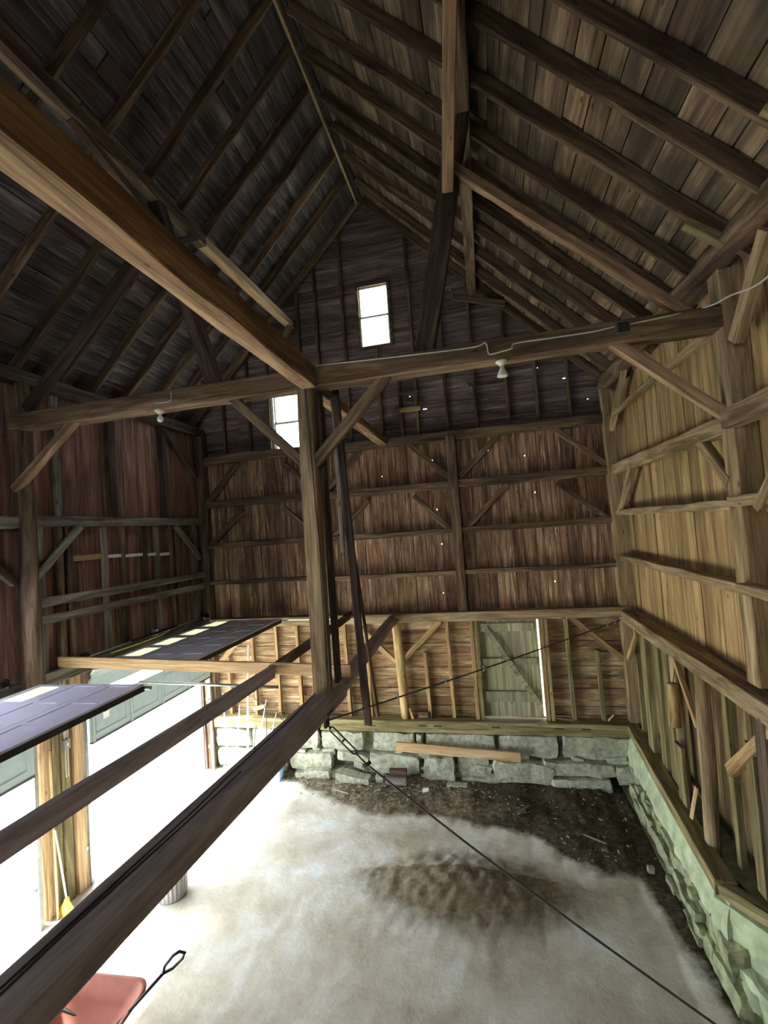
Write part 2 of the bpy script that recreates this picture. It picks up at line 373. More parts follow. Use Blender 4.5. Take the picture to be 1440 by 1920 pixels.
wall('wall_back', ['b_gable', 'b_back', 'b_low', 'siding'], [
    (0, dict(B, U=(0, 0, 1), V=(1, 0, 0), u0=2.05, u1=7.6, lo=gx0, hi=gx1, width=.24, thick=.022, holes=swap(gholes), seed=3, maxlen=4)),
    (1, dict(B, U=(1, 0, 0), V=(0, 0, 1), u0=XL, u1=XR, lo=lambda u: -1.98, hi=lambda u: 2.05, width=.22, thick=.022, holes=leakh, seed=5)),
    (2, dict(B, U=(0, 0, 1), V=(1, 0, 0), u0=-4.3, u1=-1.98, lo=lambda u: XL, hi=lambda u: XR, width=.23, thick=.022, holes=swap([doorh]), seed=8, maxlen=3)),
    (3, dict(O=(0, YB+.03, 0), Nn=(0, -1, 0), U=(1, 0, 0), V=(0, 0, 1), u0=XL-.1, u1=XR+.2, lo=lambda u: -4.7, hi=lambda u: roof(u)+.03, width=1.2, thick=.02, gap=0, depthj=0, holes=[winU, winL, doorh]+leakh+gholes[2:], seed=2)),
])
far_open = (6.42, 9.76, FL-.1, -2.45); near_open = (1.3, 5.56, FL-.1, -2.45); fill_open = (2.6, 4.9, -1.35, -.25)  # last is an unseen window hole added for fill light
wall('wall_left', ['b_left', 'siding'], [
    (0, dict(O=(XL, 0, 0), Nn=(1, 0, 0), U=(0, 1, 0), V=(0, 0, 1), u0=YF, u1=YB, lo=lambda u: FL-.1, hi=lambda u: 2.9, width=.52, thick=.02, holes=[far_open, near_open, fill_open], seed=11, gap=.004)),
    (1, dict(O=(XL-.03, 0, 0), Nn=(1, 0, 0), U=(0, 1, 0), V=(0, 0, 1), u0=YF, u1=YB+.05, lo=lambda u: FL-.1, hi=lambda u: 2.9, width=1.5, thick=.02, gap=0, depthj=0, holes=[far_open, near_open, fill_open], seed=1)),
])
wall('wall_right', ['b_right', 'b_lowright', 'siding'], [
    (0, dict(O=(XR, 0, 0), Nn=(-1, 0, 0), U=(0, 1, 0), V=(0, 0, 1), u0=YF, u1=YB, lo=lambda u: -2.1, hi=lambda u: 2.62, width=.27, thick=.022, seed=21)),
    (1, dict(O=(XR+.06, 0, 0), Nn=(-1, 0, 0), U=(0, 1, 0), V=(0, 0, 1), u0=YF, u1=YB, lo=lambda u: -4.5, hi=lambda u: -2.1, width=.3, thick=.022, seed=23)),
    (2, dict(O=(XR+.09, 0, 0), Nn=(-1, 0, 0), U=(0, 1, 0), V=(0, 0, 1), u0=YF, u1=YB+.12, lo=lambda u: -5.5, hi=lambda u: 2.62, width=1.5, thick=.02, gap=0, depthj=0, seed=2)),
])
# end wall behind the viewer, with a small unseen opening added for fill light
wall('wall_front', ['b_gable', 'siding'], [
    (0, dict(O=(0, YF, 0), Nn=(0, 1, 0), U=(1, 0, 0), V=(0, 0, 1), u0=XL, u1=XR, lo=lambda u: FL-.1, hi=lambda u: roof(u), width=.3, thick=.022, holes=[(-3.0, -1.4, .6, 2.2)], seed=31)),
    (1, dict(O=(0, YF-.03, 0), Nn=(0, 1, 0), U=(1, 0, 0), V=(0, 0, 1), u0=XL, u1=XR, lo=lambda u: FL-.1, hi=lambda u: roof(u), width=1.5, thick=.022, gap=0, depthj=0, holes=[(-3.0, -1.4, .6, 2.2)], seed=33)),
])
sn = math.hypot(1, RS)
for nm, sx, ex, mt, sd_, pale in (('ceiling_left', -1, XL-.25, 'b_roofL', 41, []), ('ceiling_right', 1, XR+.25, 'b_roofR', 43, [(3.12, 3.26)])):
    Ud = Vector((sx, 0, -RS))/sn; Nd = Vector((-sx*RS, 0, -1))/sn; Ls = abs(ex-RX)*sn
    wall(nm, [mt, 'siding'], [
        (0, dict(O=(RX, 0, RZ), U=Ud, V=(0, 1, 0), Nn=Nd, u0=0, u1=Ls, lo=lambda u: YF-.1, hi=lambda u: YB+.15, width=.27, thick=.022, seed=sd_, pale=pale, gap=.014, maxlen=5, jitter=.45)),
        (1, dict(O=Vector((RX, 0, RZ))-Nd*.035, U=Ud, V=(0, 1, 0), Nn=Nd, u0=-.12, u1=Ls, lo=lambda u: YF-.2, hi=lambda u: YB+.2, width=1.5, thick=.03, gap=0, depthj=0, seed=2)),
    ])

# ------------------------------------------------------------------ roof timbers
ridge = timber('ridge_board', (-2.25, YF, 7.42), (-2.25, 9.75, 7.42), .05, .16, 'hewn_light', 'long pale ridge board where the two roof slopes meet', 'beam', jit=.003)
timber('purlin', (-4.12, YF, 4.9), (-4.12, 6.5, 4.86), .17, .19, 'hewn', 'brown round-edged purlin carrying the left rafters, near length above the big tie beam', 'beam', waney=.02)
timber('purlin', (-4.12, 6.5, 4.86), (-4.12, 9.98, 4.97), .17, .17, 'fresh', 'pale yellow purlin length under the left rafters ending beside the high window', 'beam')
timber('purlin', (.12, YF, 4.95), (.12, 9.9, 4.98), .18, .19, 'hewn', 'reddish brown purlin under the right rafters running to the gable', 'beam', waney=.02)
def rafters():
    yl = [9.9, 9.15, 8.47, 7.75, 7.05, 6.38, 5.66, 4.93, 4.15, 3.4, 2.7, 2.0]
    yr = [9.92, 9.3, 8.55, 7.9, 7.25, 6.55, 5.92, 5.22, 4.56, 3.92, 3.2, 2.5]
    for side, ys, ex in ((-1, yl, -6.95), (1, yr, 2.75)):
        for i, y in enumerate(ys):
            a = Vector((RX+side*.06, y+rng.uniform(-.03, .03), roofu(RX+side*.06)+.118)); b = Vector((ex, y-(.18 if i < 9 else .05), roofu(ex)+.118))
            lab = '%s sloping dark rafter from the gable end on the %s roof slope' % (ORD[i], 'left' if side < 0 else 'right')
            timber('rafter', a, b, .062, .17, 'rafter', lab, 'rafter', 'rafters of the %s roof slope' % ('left' if side < 0 else 'right'), jit=.005, bow=-.03 if i in (2, 5, 6) else .0, waney=.008)
rafters()
bent = 5.48
timber('purlin_post', (-3.35, bent, 1.95), (-4.15, bent, 4.8), .19, .17, 'dark', 'dark leaning post from the cross beam up to the left purlin', 'post')
timber('purlin_post', (-.57, bent, 2.0), (.08, bent, 4.9), .24, .18, 'dark', 'dark leaning post from the cross beam up to the right purlin', 'post')
timber('brace', (-4.12, 4.1, 4.8), (-3.98, 5.4, 4.25), .1, .1, 'hewn', 'brown knee brace before the left leaning purlin post', 'brace')
timber('brace', (-3.95, 5.5, 4.2), (-4.1, 6.3, 4.8), .12, .09, 'dark', 'short dark knee brace beyond the left leaning purlin post', 'brace')
timber('brace', (-.12, 5.36, 3.95), (.1, 3.75, 4.86), .13, .11, 'tie', 'long brown knee brace rising toward the viewer before the right leaning post', 'brace')
timber('brace', (.0, 5.6, 4.25), (.12, 6.3, 4.84), .1, .1, 'hewn', 'short brown knee brace beyond the right leaning purlin post', 'brace')
timber('strut', (-.1, 5.42, 4.3), (2.32, 5.42, 2.03), .1, .12, 'tie', 'orange brown strut running below the right rafters to the cross beam end', 'beam', jit=.006)
timber('strut', (-4.25, 5.46, 4.3), (-6.5, 5.46, 2.15), .12, .15, 'dark', 'dark strut running below the left rafters to the cross beam end', 'beam')
timber('nailed_board', (-.28, 9.72, 4.84), (.78, 9.72, 4.5), .05, .14, 'hewn', 'short brown board under the far end of the right purlin', 'board')
timber('nailed_board', (-4.5, 9.75, 4.22), (-4.02, 9.75, 4.86), .09, .13, 'hewn', 'short brown block under the far end of the left purlin', 'board')
bm = bmesh.new(); box(bm, (.35, -1.75, -1.72), (4.6, 4.4, .05)); o = link('unseen_loft_floor', bm, M['b_roofR']); o['kind'] = 'structure'  # loft floor under the viewer, unseen, added to hold back light from below
# wall plates
timber('wall_plate', (2.66, YF, 2.5), (2.6, 10.0, 2.64), .33, .3, 'hewn', 'thick round log plate along the top of the right wall', 'beam', rnd=True, jit=.022)
timber('wall_plate', (-6.7, YF, 2.68), (-6.7, 10.0, 2.68), .22, .2, 'dark', 'dark hewn plate along the top of the left wall', 'beam', waney=.02)
for i, y in enumerate((3.72, 5.05, 6.4)):
    timber('eave_block', (2.2, y, 2.84), (2.52, y-.02, 2.56), .1, .09, 'greenwood', '%s pale block above the right wall plate counted from the near end' % ORD[i], 'block', 'pale blocks above the right wall plate')

# ------------------------------------------------------------------ bent of posts and tie beams
timber('tie_beam', (-6.75, bent, 1.97), (2.72, bent, 1.97), .24, .24, 'tie2', 'long cross beam from left post to right post carrying both light bulbs', 'beam', jit=.006, waney=.01)
timber('tie_beam', (-2.02, YF, 1.99), (-2.02, 5.36, 1.97), .21, .28, 'tie', 'big thick tie beam running overhead from the viewer to the centre post', 'beam', waney=.03, jit=.008)
timber('tie_beam', (-2.08, 5.6, 1.93), (-2.08, 10.0, 1.95), .2, .16, 'tie', 'lighter tie beam continuing from the centre post to the back wall', 'beam', waney=.03)
timber('post', (-2.14, bent, -2.0), (-2.1, bent, 1.85), .2, .2, 'hewn_light', 'tall square centre post standing on the big loft beam', 'post', jit=.007)
timber('post', (-6.66, 5.52, -2.2), (-6.68, 5.52, 2.6), .3, .26, 'hewn', 'tall hewn log post against the left wall, thicker toward its foot', 'post', rnd=True, taper=.72, jit=.02)
timber('post', (2.7, 5.47, -1.88), (2.7, 5.47, 2.6), .24, .24, 'hewn_light', 'tall square post on the right wall with a dark near face', 'post', jit=.006)
timber('brace', (-3.15, bent, 1.88), (-2.2, bent, .92), .1, .12, 'hewn', 'diagonal brace on the left of the centre post', 'brace')
timber('brace', (-2.05, bent-.02, .88), (-1.02, bent-.02, 1.9), .1, .14, 'hewn', 'thick diagonal brace on the right of the centre post', 'brace')
timber('brace', (1.52, bent, 1.92), (2.66, bent, .88), .1, .13, 'tie', 'orange brown diagonal brace from cross beam down to the right post', 'brace')
timber('brace', (-6.74, bent-.06, .97), (-5.62, bent-.02, 1.92), .1, .12, 'tie', 'pale diagonal brace from cross beam down to the left log post', 'brace')
timber('nailed_board', (-1.98, 5.62, -1.9), (-1.98, 5.62, 1.85), .05, .16, 'dark', 'dark board nailed upright to the right side of the centre post', 'board', jit=.004)
timber('leaning_plank', (-1.86, 5.95, 1.95), (-1.66, 5.75, -2.5), .1, .05, 'dark', 'long dark plank leaning just right of the centre post', 'board', jit=.006)
timber('leaning_plank', (-1.98, 6.1, 1.95), (-1.56, 5.9, -2.45), .03, .09, 'hewn', 'thin splintered plank behind the long dark leaning plank', 'board', jit=.006)
timber('leaning_plank', (-2.06, 6.5, 1.85), (-2.05, 6.4, -.3), .07, .03, 'grey', 'narrow grey plank hanging behind the centre post', 'board', jit=.004)
# loft beams
timber('loft_beam', (-2.4, .2, -2.12), (-2.12, 5.95, -2.12), .29, .26, 'log', 'big dusty loft beam with wires running up to the centre post', 'beam', cham=.05, jit=.007)
timber('loft_beam', (-2.13, 5.95, -2.14), (-2.14, 10.0, -2.0), .25, .25, 'log', 'round grey log beam running on from the centre post to the back wall', 'beam', rnd=True, taper=.9, jit=.01)
timber('loft_joist', (-3.06, .2, -1.73), (-3.02, 5.9, -1.86), .06, .17, 'log', 'near thin loft joist crossing before the bright garage opening', 'beam', cham=.004, jit=.003)
timber('loft_joist', (-3.06, 5.9, -1.86), (-3.1, 9.95, -1.88), .06, .15, 'hewn', 'far thin loft joist running from the orange cross board to the back wall', 'beam', cham=.004, jit=.003)
timber('loft_crosspiece', (-6.72, 5.98, -1.72), (-1.92, 5.98, -1.88), .05, .16, 'fresh', 'orange sawn cross board from the left wall to the loft beam', 'board', cham=.004, jit=.002)
for i in range(3):
    y0 = 1.0+i*.0
tube('cord', smooth_pts([(-2.38, .9, -1.99), (-2.33, 2.0, -1.985), (-2.27, 3.1, -1.985), (-2.27, 3.6, -1.985), (-2.22, 4.6, -1.985), (-2.2, 5.36, -1.96)]), .006, 'black', 'longer black cord lying along the top of the big loft beam', 'cord')
tube('cord', smooth_pts([(-2.30, .9, -1.985), (-2.31, 1.9, -1.985), (-2.24, 2.9, -1.985), (-2.20, 3.6, -1.985)]), .006, 'black', 'shorter black cord beside it on the near half of the loft beam', 'cord')
tube('cord', smooth_pts([(-2.06, 5.365, 2.08), (-2.07, 5.36, 1.7), (-2.05, 5.36, 1.0), (-2.03, 5.36, .3), (-2.0, 5.36, -.8), (-1.995, 5.36, -1.85)]), .007, 'black', 'thin dark cord running down the centre post', 'cord')

# ------------------------------------------------------------------ back wall frame
yb = 9.98
def bb(px0, px1, wd=.11, lab='', mat='hewn', th=.09, y=yb): timber('brace', (px0[0], y, px0[1]), (px1[0], y, px1[1]), th, wd, mat, lab, 'brace')
for (x, z0, z1, wd, mat, lab, rnd) in ((-6.68, FL+.6, 2.65, .2, 'hewn', 'dark corner post where the left and back walls meet', False), (-3.62, -1.86, 2.0, .17, 'hewn', 'upright post on the back wall just behind the centre post', False),
        (-.58, -1.86, 1.9, .2, 'hewn', 'upright post on the back wall between the two right-hand bays', False), (2.67, -4.15, 2.55, .34, 'hewn_light', 'pale corner post where the back and right walls meet', False)):
    timber('post', (x, yb, z0), (x, yb, z1), wd, .2, mat, lab, 'post', jit=.01)
timber('post', (-2.0, yb-.03, -4.17), (-2.08, yb-.03, -2.06), .2, .2, 'bark', 'yellow peeled log post below the loft beam on the back wall', 'post', rnd=True, jit=.012)
gz = {0: (1.92, .2, 'topmost thick'), 1: (.86, .17, 'second'), 2: (-.12, .13, 'third'), 3: (-1.04, .10, 'lowest thin')}
for r, (z, hh, nm) in gz.items():
    spans = [(-6.6, -3.62, 'left bay'), (-3.62, -.58, 'middle bay'), (-.58, 2.55, 'right bay')]
    if r == 0: spans = [(-6.6, -3.62, 'left bay'), (-3.62, 2.55, 'middle and right bays')]
    for a, b, bn in spans:
        dz = {0: 0, 1: .0, 2: -.02, 3: .0}[r]+(.03 if bn == 'left bay' else 0)
        timber('girt', (a, yb, z+dz), (b, yb, z+dz+(.0)), .14, hh, 'hewn' if bn == 'left bay' else 'hewn', '%s horizontal rail in the %s of the back wall' % (nm, bn), 'beam', jit=.01, bow=.03 if r == 0 and bn == 'left bay' else 0, waney=.015)
timber('girt', (-6.6, yb-.03, -1.97), (2.68, yb-.03, -1.97), .22, .2, 'hewn_light', 'long level belt beam above the horizontal boards of the back wall', 'beam', jit=.006)
sill = timber('sill_beam', (-6.6, yb-.05, -4.27), (2.6, yb-.05, -4.28), .3, .24, 'greenwood', 'heavy mossy sill beam lying on the back stone foundation', 'beam', jit=.006)
for m in ((-2.75, -4.27), (-1.62, -4.25), (-1.3, -4.25), (-.1, -4.25), (1.15, -4.25), (1.65, -4.25)):
    bm = bmesh.new(); box(bm, (m[0], yb-.198, m[1]), (.17, .012, .03)); o = link('mortise_shade', bm, M['black_t'], sill, MW[sill.name].inverted())  # flat dark strips stand in for the shade inside the mortises
# braces <y> points
for a, b, lab in (
    ((-5.72, 9.95, 1.85), (-6.57, 9.95, 0.92), 'upper left brace on the back wall, by the left corner post'),
    ((-4.52, 9.95, 1.72), (-3.56, 9.95, 0.83), 'upper brace on the back wall below the low window'),
    ((-2.62, 9.95, 1.81), (-3.48, 9.95, 0.98), 'upper brace on the back wall just right of the centre post'),
    ((-1.51, 9.95, 1.84), (-0.64, 9.95, 0.98), 'upper brace meeting the middle wall post from the left'),
    ((0.44, 9.95, 1.83), (-0.44, 9.95, 1.02), 'upper brace meeting the middle wall post from the right'),
    ((1.52, 9.95, 1.87), (2.51, 9.95, 0.97), 'upper brace meeting the right corner post on the back wall'),
    ((-5.63, 9.95, 0.69), (-6.58, 9.95, -0.12), 'second brace down by the left corner post on the back wall'),
    ((-4.59, 9.95, 0.67), (-3.62, 9.95, -0.22), 'second brace down behind the left side of the centre post'),
    ((-2.51, 9.95, 0.68), (-3.50, 9.95, -0.20), 'second brace down just right of the centre post on the back wall'),
    ((-1.48, 9.95, 0.68), (-0.64, 9.95, -0.20), 'second brace down meeting the middle wall post from the left'),
    ((0.50, 9.95, 0.72), (-0.41, 9.95, -0.14), 'second brace down meeting the middle wall post from the right'),
    ((1.53, 9.95, 0.70), (2.48, 9.95, -0.14), 'second brace down meeting the right corner post on the back wall'),
    ((-1.10, 9.95, -2.08), (-1.99, 9.95, -2.93), 'lowest brace rising right from the yellow log post'),
    ((-3.06, 9.95, -2.03), (-2.15, 9.95, -2.96), 'lowest brace rising left from the yellow log post'),
    ((1.57, 9.95, -2.07), (2.54, 9.95, -2.97), 'lowest brace meeting the right corner post beside the plank door'),
    ((-5.59, 9.95, -2.00), (-6.69, 9.95, -3.17), 'lowest orange brace in the left corner under the open garage door')):
    timber('brace', (a[0], yb-.0, a[2]), (b[0], yb-.0, b[2]), .09, .12 if 'brace on' not in lab else .13, 'fresh' if 'orange' in lab else ('stud' if 'lowest' in lab else 'hewn'), lab, 'brace')
# gable studs
gs = [-6.04, -5.36, -4.83, -3.95, -3.49, -2.83, -2.09, -1.27, -.62, .01, .69, 1.28, 1.92]
for i, x in enumerate(gs):
    zt = roof(x)-.12
    z0 = 2.02
    if abs(x+2.09) < .01: zt = 4.12
    timber('stud', (x, 10.05, z0), (x, 10.05, zt), .06, .09, 'hewn', '%s gable stud from the left above the top rail of the back wall' % (['first', 'second', 'third', 'fourth', 'fifth', 'sixth', 'seventh', 'eighth', 'ninth', 'tenth', 'eleventh', 'twelfth', 'thirteenth'][i]), 'stud', 'gable studs above the top rail', jit=.003, cham=.004)
timber('window_header', (-1.65, 10.04, 3.0), (-1.2, 10.04, 3.0), .08, .06, 'hewn', 'small upper crosspiece of the boarded opening in the gable', 'board', jit=.002, cham=.004)
timber('window_header', (-1.65, 10.0, 2.62), (-1.18, 10.0, 2.62), .05, .1, 'stud', 'pale lower crosspiece of the boarded opening in the gable', 'board', jit=.002, cham=.004)
timber('stud', (-1.63, 10.04, 2.0), (-1.63, 10.04, 3.3), .06, .08, 'hewn', 'short stud on the left of the boarded gable opening', 'stud', jit=.002, cham=.004)
# lower studs of the back wall
ls = [(-6.25, 0), (-5.59, 0), (-4.98, 0), (-4.44, 0), (-3.92, 0), (-3.28, 0), (-2.78, 0), (-1.47, 1), (-.95, 0), (1.49, 0), (2.04, 1)]
nms = ['first', 'second', 'third', 'fourth', 'fifth', 'sixth', 'seventh']
for i, (x, sh) in enumerate(ls):
    lab = {7: 'short stud under the brace right of the yellow log post', 8: 'thin stud just left of the weathered plank door', 9: 'thin stud just right of the weathered plank door', 10: 'short stud under the lowest brace at the right corner'}.get(i) or '%s lower stud from the left corner of the back wall' % nms[i]
    timber('stud', (x, 10.02, -4.15), (x-.02, 10.02, -2.75 if sh else -2.06), .07, .11, 'stud' if i < 9 else 'greenwood', lab, 'stud', 'lower studs of the back wall', jit=.003, cham=.004)
for x, nm in ((-.40, 'left'), (1.02, 'right')):
    e = empty('door_post', (x, 10.0, -4.15), 'doubled timber jamb on the %s of the weathered plank door' % nm, 'post')
    timber('jamb_board', (x-.05, 10.0, -4.15), (x-.05, 10.0, -2.06), .075, .16, 'stud', parent=e, jit=.003, cham=.004)
    timber('jamb_board', (x+.045, 9.98, -4.15), (x+.045, 9.98, -2.06), .06, .16, 'greenwood', parent=e, jit=.003, cham=.004)
# fallen bits on the sill
timber('wood_scrap', (-1.83, 9.86, -4.14), (-1.9, 9.9, -3.93), .05, .03, 'fresh', 'small yellow board scrap standing on the sill by the log post', 'board', jit=.003)
timber('wood_scrap', (2.1, 9.9, -4.12), (2.2, 9.85, -3.98), .05, .03, 'fresh', 'small yellow board scrap standing on the sill near the right corner', 'board', jit=.003)
timber('brick', (-1.72, 9.95, -4.08), (-1.5, 9.95, -4.08), .1, .13, 'hewn', 'reddish brick sitting on the sill right of the log post', 'brick', jit=.002)
timber('shelf_block', (-5.62, 9.95, -4.02), (-5.31, 9.95, -3.92), .12, .08, 'fresh', 'small orange block nailed low on a stud in the left corner', 'block', jit=.002)
# plank door
dr = empty('door_1', (.33, 10.06, -4.15)); dr['kind'] = 'structure'
bm = bmesh.new(); lay = bm.faces.layers.float.new('tone')
planks(bm, lay, O=(0, 0, 0), U=(1, 0, 0), V=(0, 0, 1), Nn=(0, -1, 0), u0=-.645, u1=.575, lo=lambda u: 0.02, hi=lambda u: 2.06, width=.15, thick=.03, seed=4, gap=.005, depthj=.002)
box(bm, (-.04, .035, 1.04), (1.17, .01, 2.04))
link('door_leaf', bm, M['door_wood'], dr)
for nm, a, b, hh in (('ledge', (-.6, -.05, .45), (.5, -.05, .45), .22), ('ledge', (-.6, -.05, 1.18), (.52, -.05, 1.18), .14), ('ledge', (-.6, -.05, 1.9), (.5, -.05, 1.9), .17), ('door_brace', (-.5, -.085, 1.92), (.5, -.085, .3), .11)):
    o = timber(nm, a, b, .035, hh, 'door_wood', jit=.002, cham=.004); o.parent = dr

# ------------------------------------------------------------------ windows
def window(n, x0, x1, z0, z1, y=10.13):
    e = empty('window_%d' % n, ((x0+x1)/2, y, z0)); e['kind'] = 'structure'; W = x1-x0; H = z1-z0
    bm = bmesh.new()
    for c, s in (((-W/2-.03, 0, H/2), (.06, .12, H+.12)), ((W/2+.03, 0, H/2), (.06, .12, H+.12)), ((0, 0, -.03), (W, .12, .06)), ((0, 0, H+.03), (W, .12, .06))): box(bm, c, s)
    link('window_frame', bm, M['white' if n == 2 else 'hewn'], e)
    for k, (za, zb, dy) in enumerate(((0, H/2, -.02), (H/2, H, .02))):
        bm = bmesh.new(); t = .035
        for c, s in (((-W/2+t/2, dy, (za+zb)/2), (t, .03, zb-za)), ((W/2-t/2, dy, (za+zb)/2), (t, .03, zb-za)), ((0, dy, za+t/2), (W, .03, t)), ((0, dy, zb-t/2), (W, .03, t)), ((0, dy, (za+zb)/2), (W, .02, .018) if n == 2 else (.03, .02, .02)), ((W*.22, dy, zb-.12), (.018, .02, .2))): box(bm, c, s)
        s_ = link('sash', bm, M['white'], e)
        bm = bmesh.new(); box(bm, (0, dy, (za+zb)/2), (W-.04, .004, zb-za-.04)); link('pane', bm, M['glass'], s_)
e = empty('window_3', (-6.87, 3.75, -1.35)); e['kind'] = 'structure'  # unseen window added in the left wall to brighten the raised doors
bm = bmesh.new(); box(bm, (0, 0, .55), (.01, 2.3, 1.1)); link('pane', bm, M['fill_glass'], e)
bm = bmesh.new()
for yy in (-1.17, -.39, .39, 1.17): box(bm, (0, yy, .55), (.07, .06, 1.2))
for zz in (-.03, 1.13): box(bm, (0, 0, zz), (.07, 2.4, .06))
link('window_frame', bm, M['white'], e)
window(1, *winU); window(2, *winL)

# ------------------------------------------------------------------ right wall frame
xr = 2.56
for z, hh, y1, nm in ((.86, .2, 5.35, 'highest thick'), (.0, .11, 5.35, 'second thin'), (-.9, .11, 5.35, 'third thin')):
    timber('girt', (2.66, 5.58, z), (2.66, 9.9, z), .17, hh, 'hewn_light', '%s horizontal rail on the right wall between corner and post' % nm, 'beam', jit=.01, waney=.02)
    timber('girt', (2.56, YF, z+.03), (2.56, 5.36 if hh > .15 else 5.4, z+.03), .16, hh, 'hewn_light', '%s horizontal rail on the right wall nearer than the post' % nm, 'beam', jit=.01)
timber('girt', (2.66, YF, -2.05), (2.66, 9.95, -2.05), .34, .22, 'hewn_light', 'heavy belt beam along the right wall above the upright boards', 'beam', jit=.006)
for a, b, wd, lab in (
    ((2.62, 8.73, 2.55), (2.62, 9.82, 1.66), .12, 'short steep brace from the right wall plate to the corner post'),
    ((2.62, 5.66, 1.92), (2.62, 9.54, 1.92), .1, 'long brace crossing the top boards of the right wall'),
    ((2.62, 6.24, 0.84), (2.62, 5.55, 0.23), .13, 'dark-faced brace below the thick rail beside the right post'),
    ((2.62, 8.75, 0.81), (2.62, 9.79, -0.02), .11, 'steep brace between thick and thin rails near the right corner'),
    ((2.62, 4.57, 2.38), (2.62, 5.22, 1.64), .14, 'thick hewn brace near the top right edge before the right post'),
    ((2.5, 3.9, .92), (2.5, 4.86, -.06), .1, 'brace between the rails on the right wall nearer than the post')):
    timber('brace', a, b, .1, wd, 'hewn_light' if 'orange' not in lab else 'tie', lab, 'brace', side=(1, 0, 0))
# lower storey of right wall
timber('stud', (2.6, 8.9, -4.2), (2.6, 8.9, -2.15), .1, .26, 'greenwood', 'wide upright board nearest the back corner of the right wall', 'stud', 'upright boards below the right belt beam', jit=.004, cham=.004)
for i, (y, w_, z0, m_) in enumerate(((8.35, .24, -4.3, 'greenwood'), (7.95, .24, -4.3, 'greenwood'))):
    timber('stud', (2.62, y, z0), (2.62, y, -2.15), .1, w_, m_, '%s wide upright board from the back corner on the right wall' % ['second', 'third'][i], 'stud', 'upright boards below the right belt beam', jit=.004, cham=.004)
timber('post', (2.62, 7.62, -4.3), (2.6, 7.66, -2.15), .12, .12, 'hewn_light', 'slim barked pole standing between the upright boards of the right wall', 'post', rnd=True, jit=.012)
hl = timber('hanging_log', (2.42, 7.3, -3.1), (2.45, 7.32, -2.5), .15, .15, 'bark', 'short yellow log section hanging before the right wall', 'log', rnd=True, jit=.008)
bm = bmesh.new(); tubemesh(bm, [(2.45, 7.32, -2.52), (2.52, 7.32, -2.15)], .006, 6); link('hanging_wire', bm, M['iron'], hl, MW[hl.name].inverted())
timber('post', (2.5, 6.62, -4.5), (2.58, 6.66, -2.15), .17, .17, 'hewn_light', 'pale log post with bark standing on the right wall sill', 'post', rnd=True, jit=.012)
timber('short_board', (2.5, 7.42, -4.25), (2.5, 7.45, -3.42), .05, .26, 'greenwood', 'short wide board standing on the right wall sill', 'board', jit=.004, cham=.004)
timber('brace', (2.52, 7.38, -2.15), (2.5, 6.7, -2.85), .07, .08, 'stud', 'thin brown brace between belt beam and pale log post', 'brace', side=(1, 0, 0))
timber('brace', (2.5, 8.95, -2.15), (2.52, 9.7, -2.85), .07, .09, 'stud', 'small brace at the right corner under the belt beam', 'brace', side=(1, 0, 0))
timber('broken_slat', (2.42, 7.0, -4.2), (2.5, 6.95, -3.75), .03, .06, 'fresh', 'splintered orange slat standing beside the pale log post', 'board', jit=.008)
timber('stud', (2.64, 5.72, -4.2), (2.64, 5.72, -2.6), .1, .16, 'greenwood', 'upright board with lit edge at the right border of the photo', 'stud', jit=.004, cham=.004)
timber('brace', (2.62, 6.21, -3.14), (2.62, 5.16, -2.15), .1, .13, 'stud', 'thick brace rising off the lower right border of the photo', 'brace', side=(1, 0, 0))
timber('post', (2.66, 5.4, -4.3), (2.66, 5.4, -2.15), .2, .2, 'dark', 'dark post under the tall right post below the belt beam', 'post')
for i, y in enumerate((9.6, 7.0, 6.25)):
    timber('stud', (2.66, y, -4.3), (2.66, y, -2.15), .07, .1, 'greenwood', ['narrow stud in the right back corner', 'narrow stud behind the pale log post', 'narrow stud between pale log post and lit edge board'][i], 'stud', jit=.004, cham=.004)
timber('sill_beam', (2.52, 9.9, -4.24), (2.36, 6.0, -4.36), .22, .16, 'greenwood', 'pale sill timber running toward the viewer on the right foundation', 'beam', jit=.008)
timber('sill_beam', (2.34, 6.02, -4.38), (2.82, 5.3, -4.32), .16, .14, 'greenwood', 'short sill timber turning outward at the foundation corner', 'beam', jit=.01)

# ------------------------------------------------------------------ left wall frame
xl = -6.74
timber('girt', (xl, 5.6, .5), (xl, 9.9, .5), .14, .16, 'grey', 'grey horizontal rail across the middle of the left wall', 'beam', jit=.006)
timber('girt', (xl, YF, .48), (xl, 5.4, .48), .14, .18, 'grey', 'grey horizontal rail at the left edge nearer than the log post', 'beam', jit=.006)
timber('girt', (xl+.06, 5.55, -.75), (xl+.06, 9.85, -.78), .05, .14, 'grey', 'upper of two grey boards along the left wall', 'board', jit=.004, cham=.004)
timber('girt', (xl+.06, 5.6, -1.02), (xl+.06, 9.8, -1.05), .05, .13, 'grey', 'lower of two grey boards along the left wall', 'board', jit=.004, cham=.004)
for a, b, m_, lab in (((xl+.05, 6.45, .42), (xl+.05, 5.6, -.38), 'grey', 'grey brace under the left wall rail beside the log post'), ((xl, 8.95, .42), (xl, 9.8, -.38), 'grey', 'grey brace under the left wall rail by the back corner'),
        ((xl, 8.7, 2.6), (xl, 9.85, 1.6), 'dark', 'dark brace below the left plate by the back corner'), ((xl, 4.5, .42), (xl, 5.35, -.4), 'hewn', 'brown brace at the left edge nearer than the log post')):
    timber('brace', a, b, .08, .12, m_, lab, 'brace', side=(1, 0, 0))
us = [(6.15, .1, 'grey'), (7.3, .16, 'dark'), (8.76, .14, 'dark')]
for i, (y, w_, m_) in enumerate(us):
    timber('stud', (-6.8, y, .55), (-6.8, y, 2.6), .09, w_, m_, '%s stud from the log post above the left wall rail' % ORD[i], 'stud', 'studs above the left wall rail', jit=.004, cham=.004)
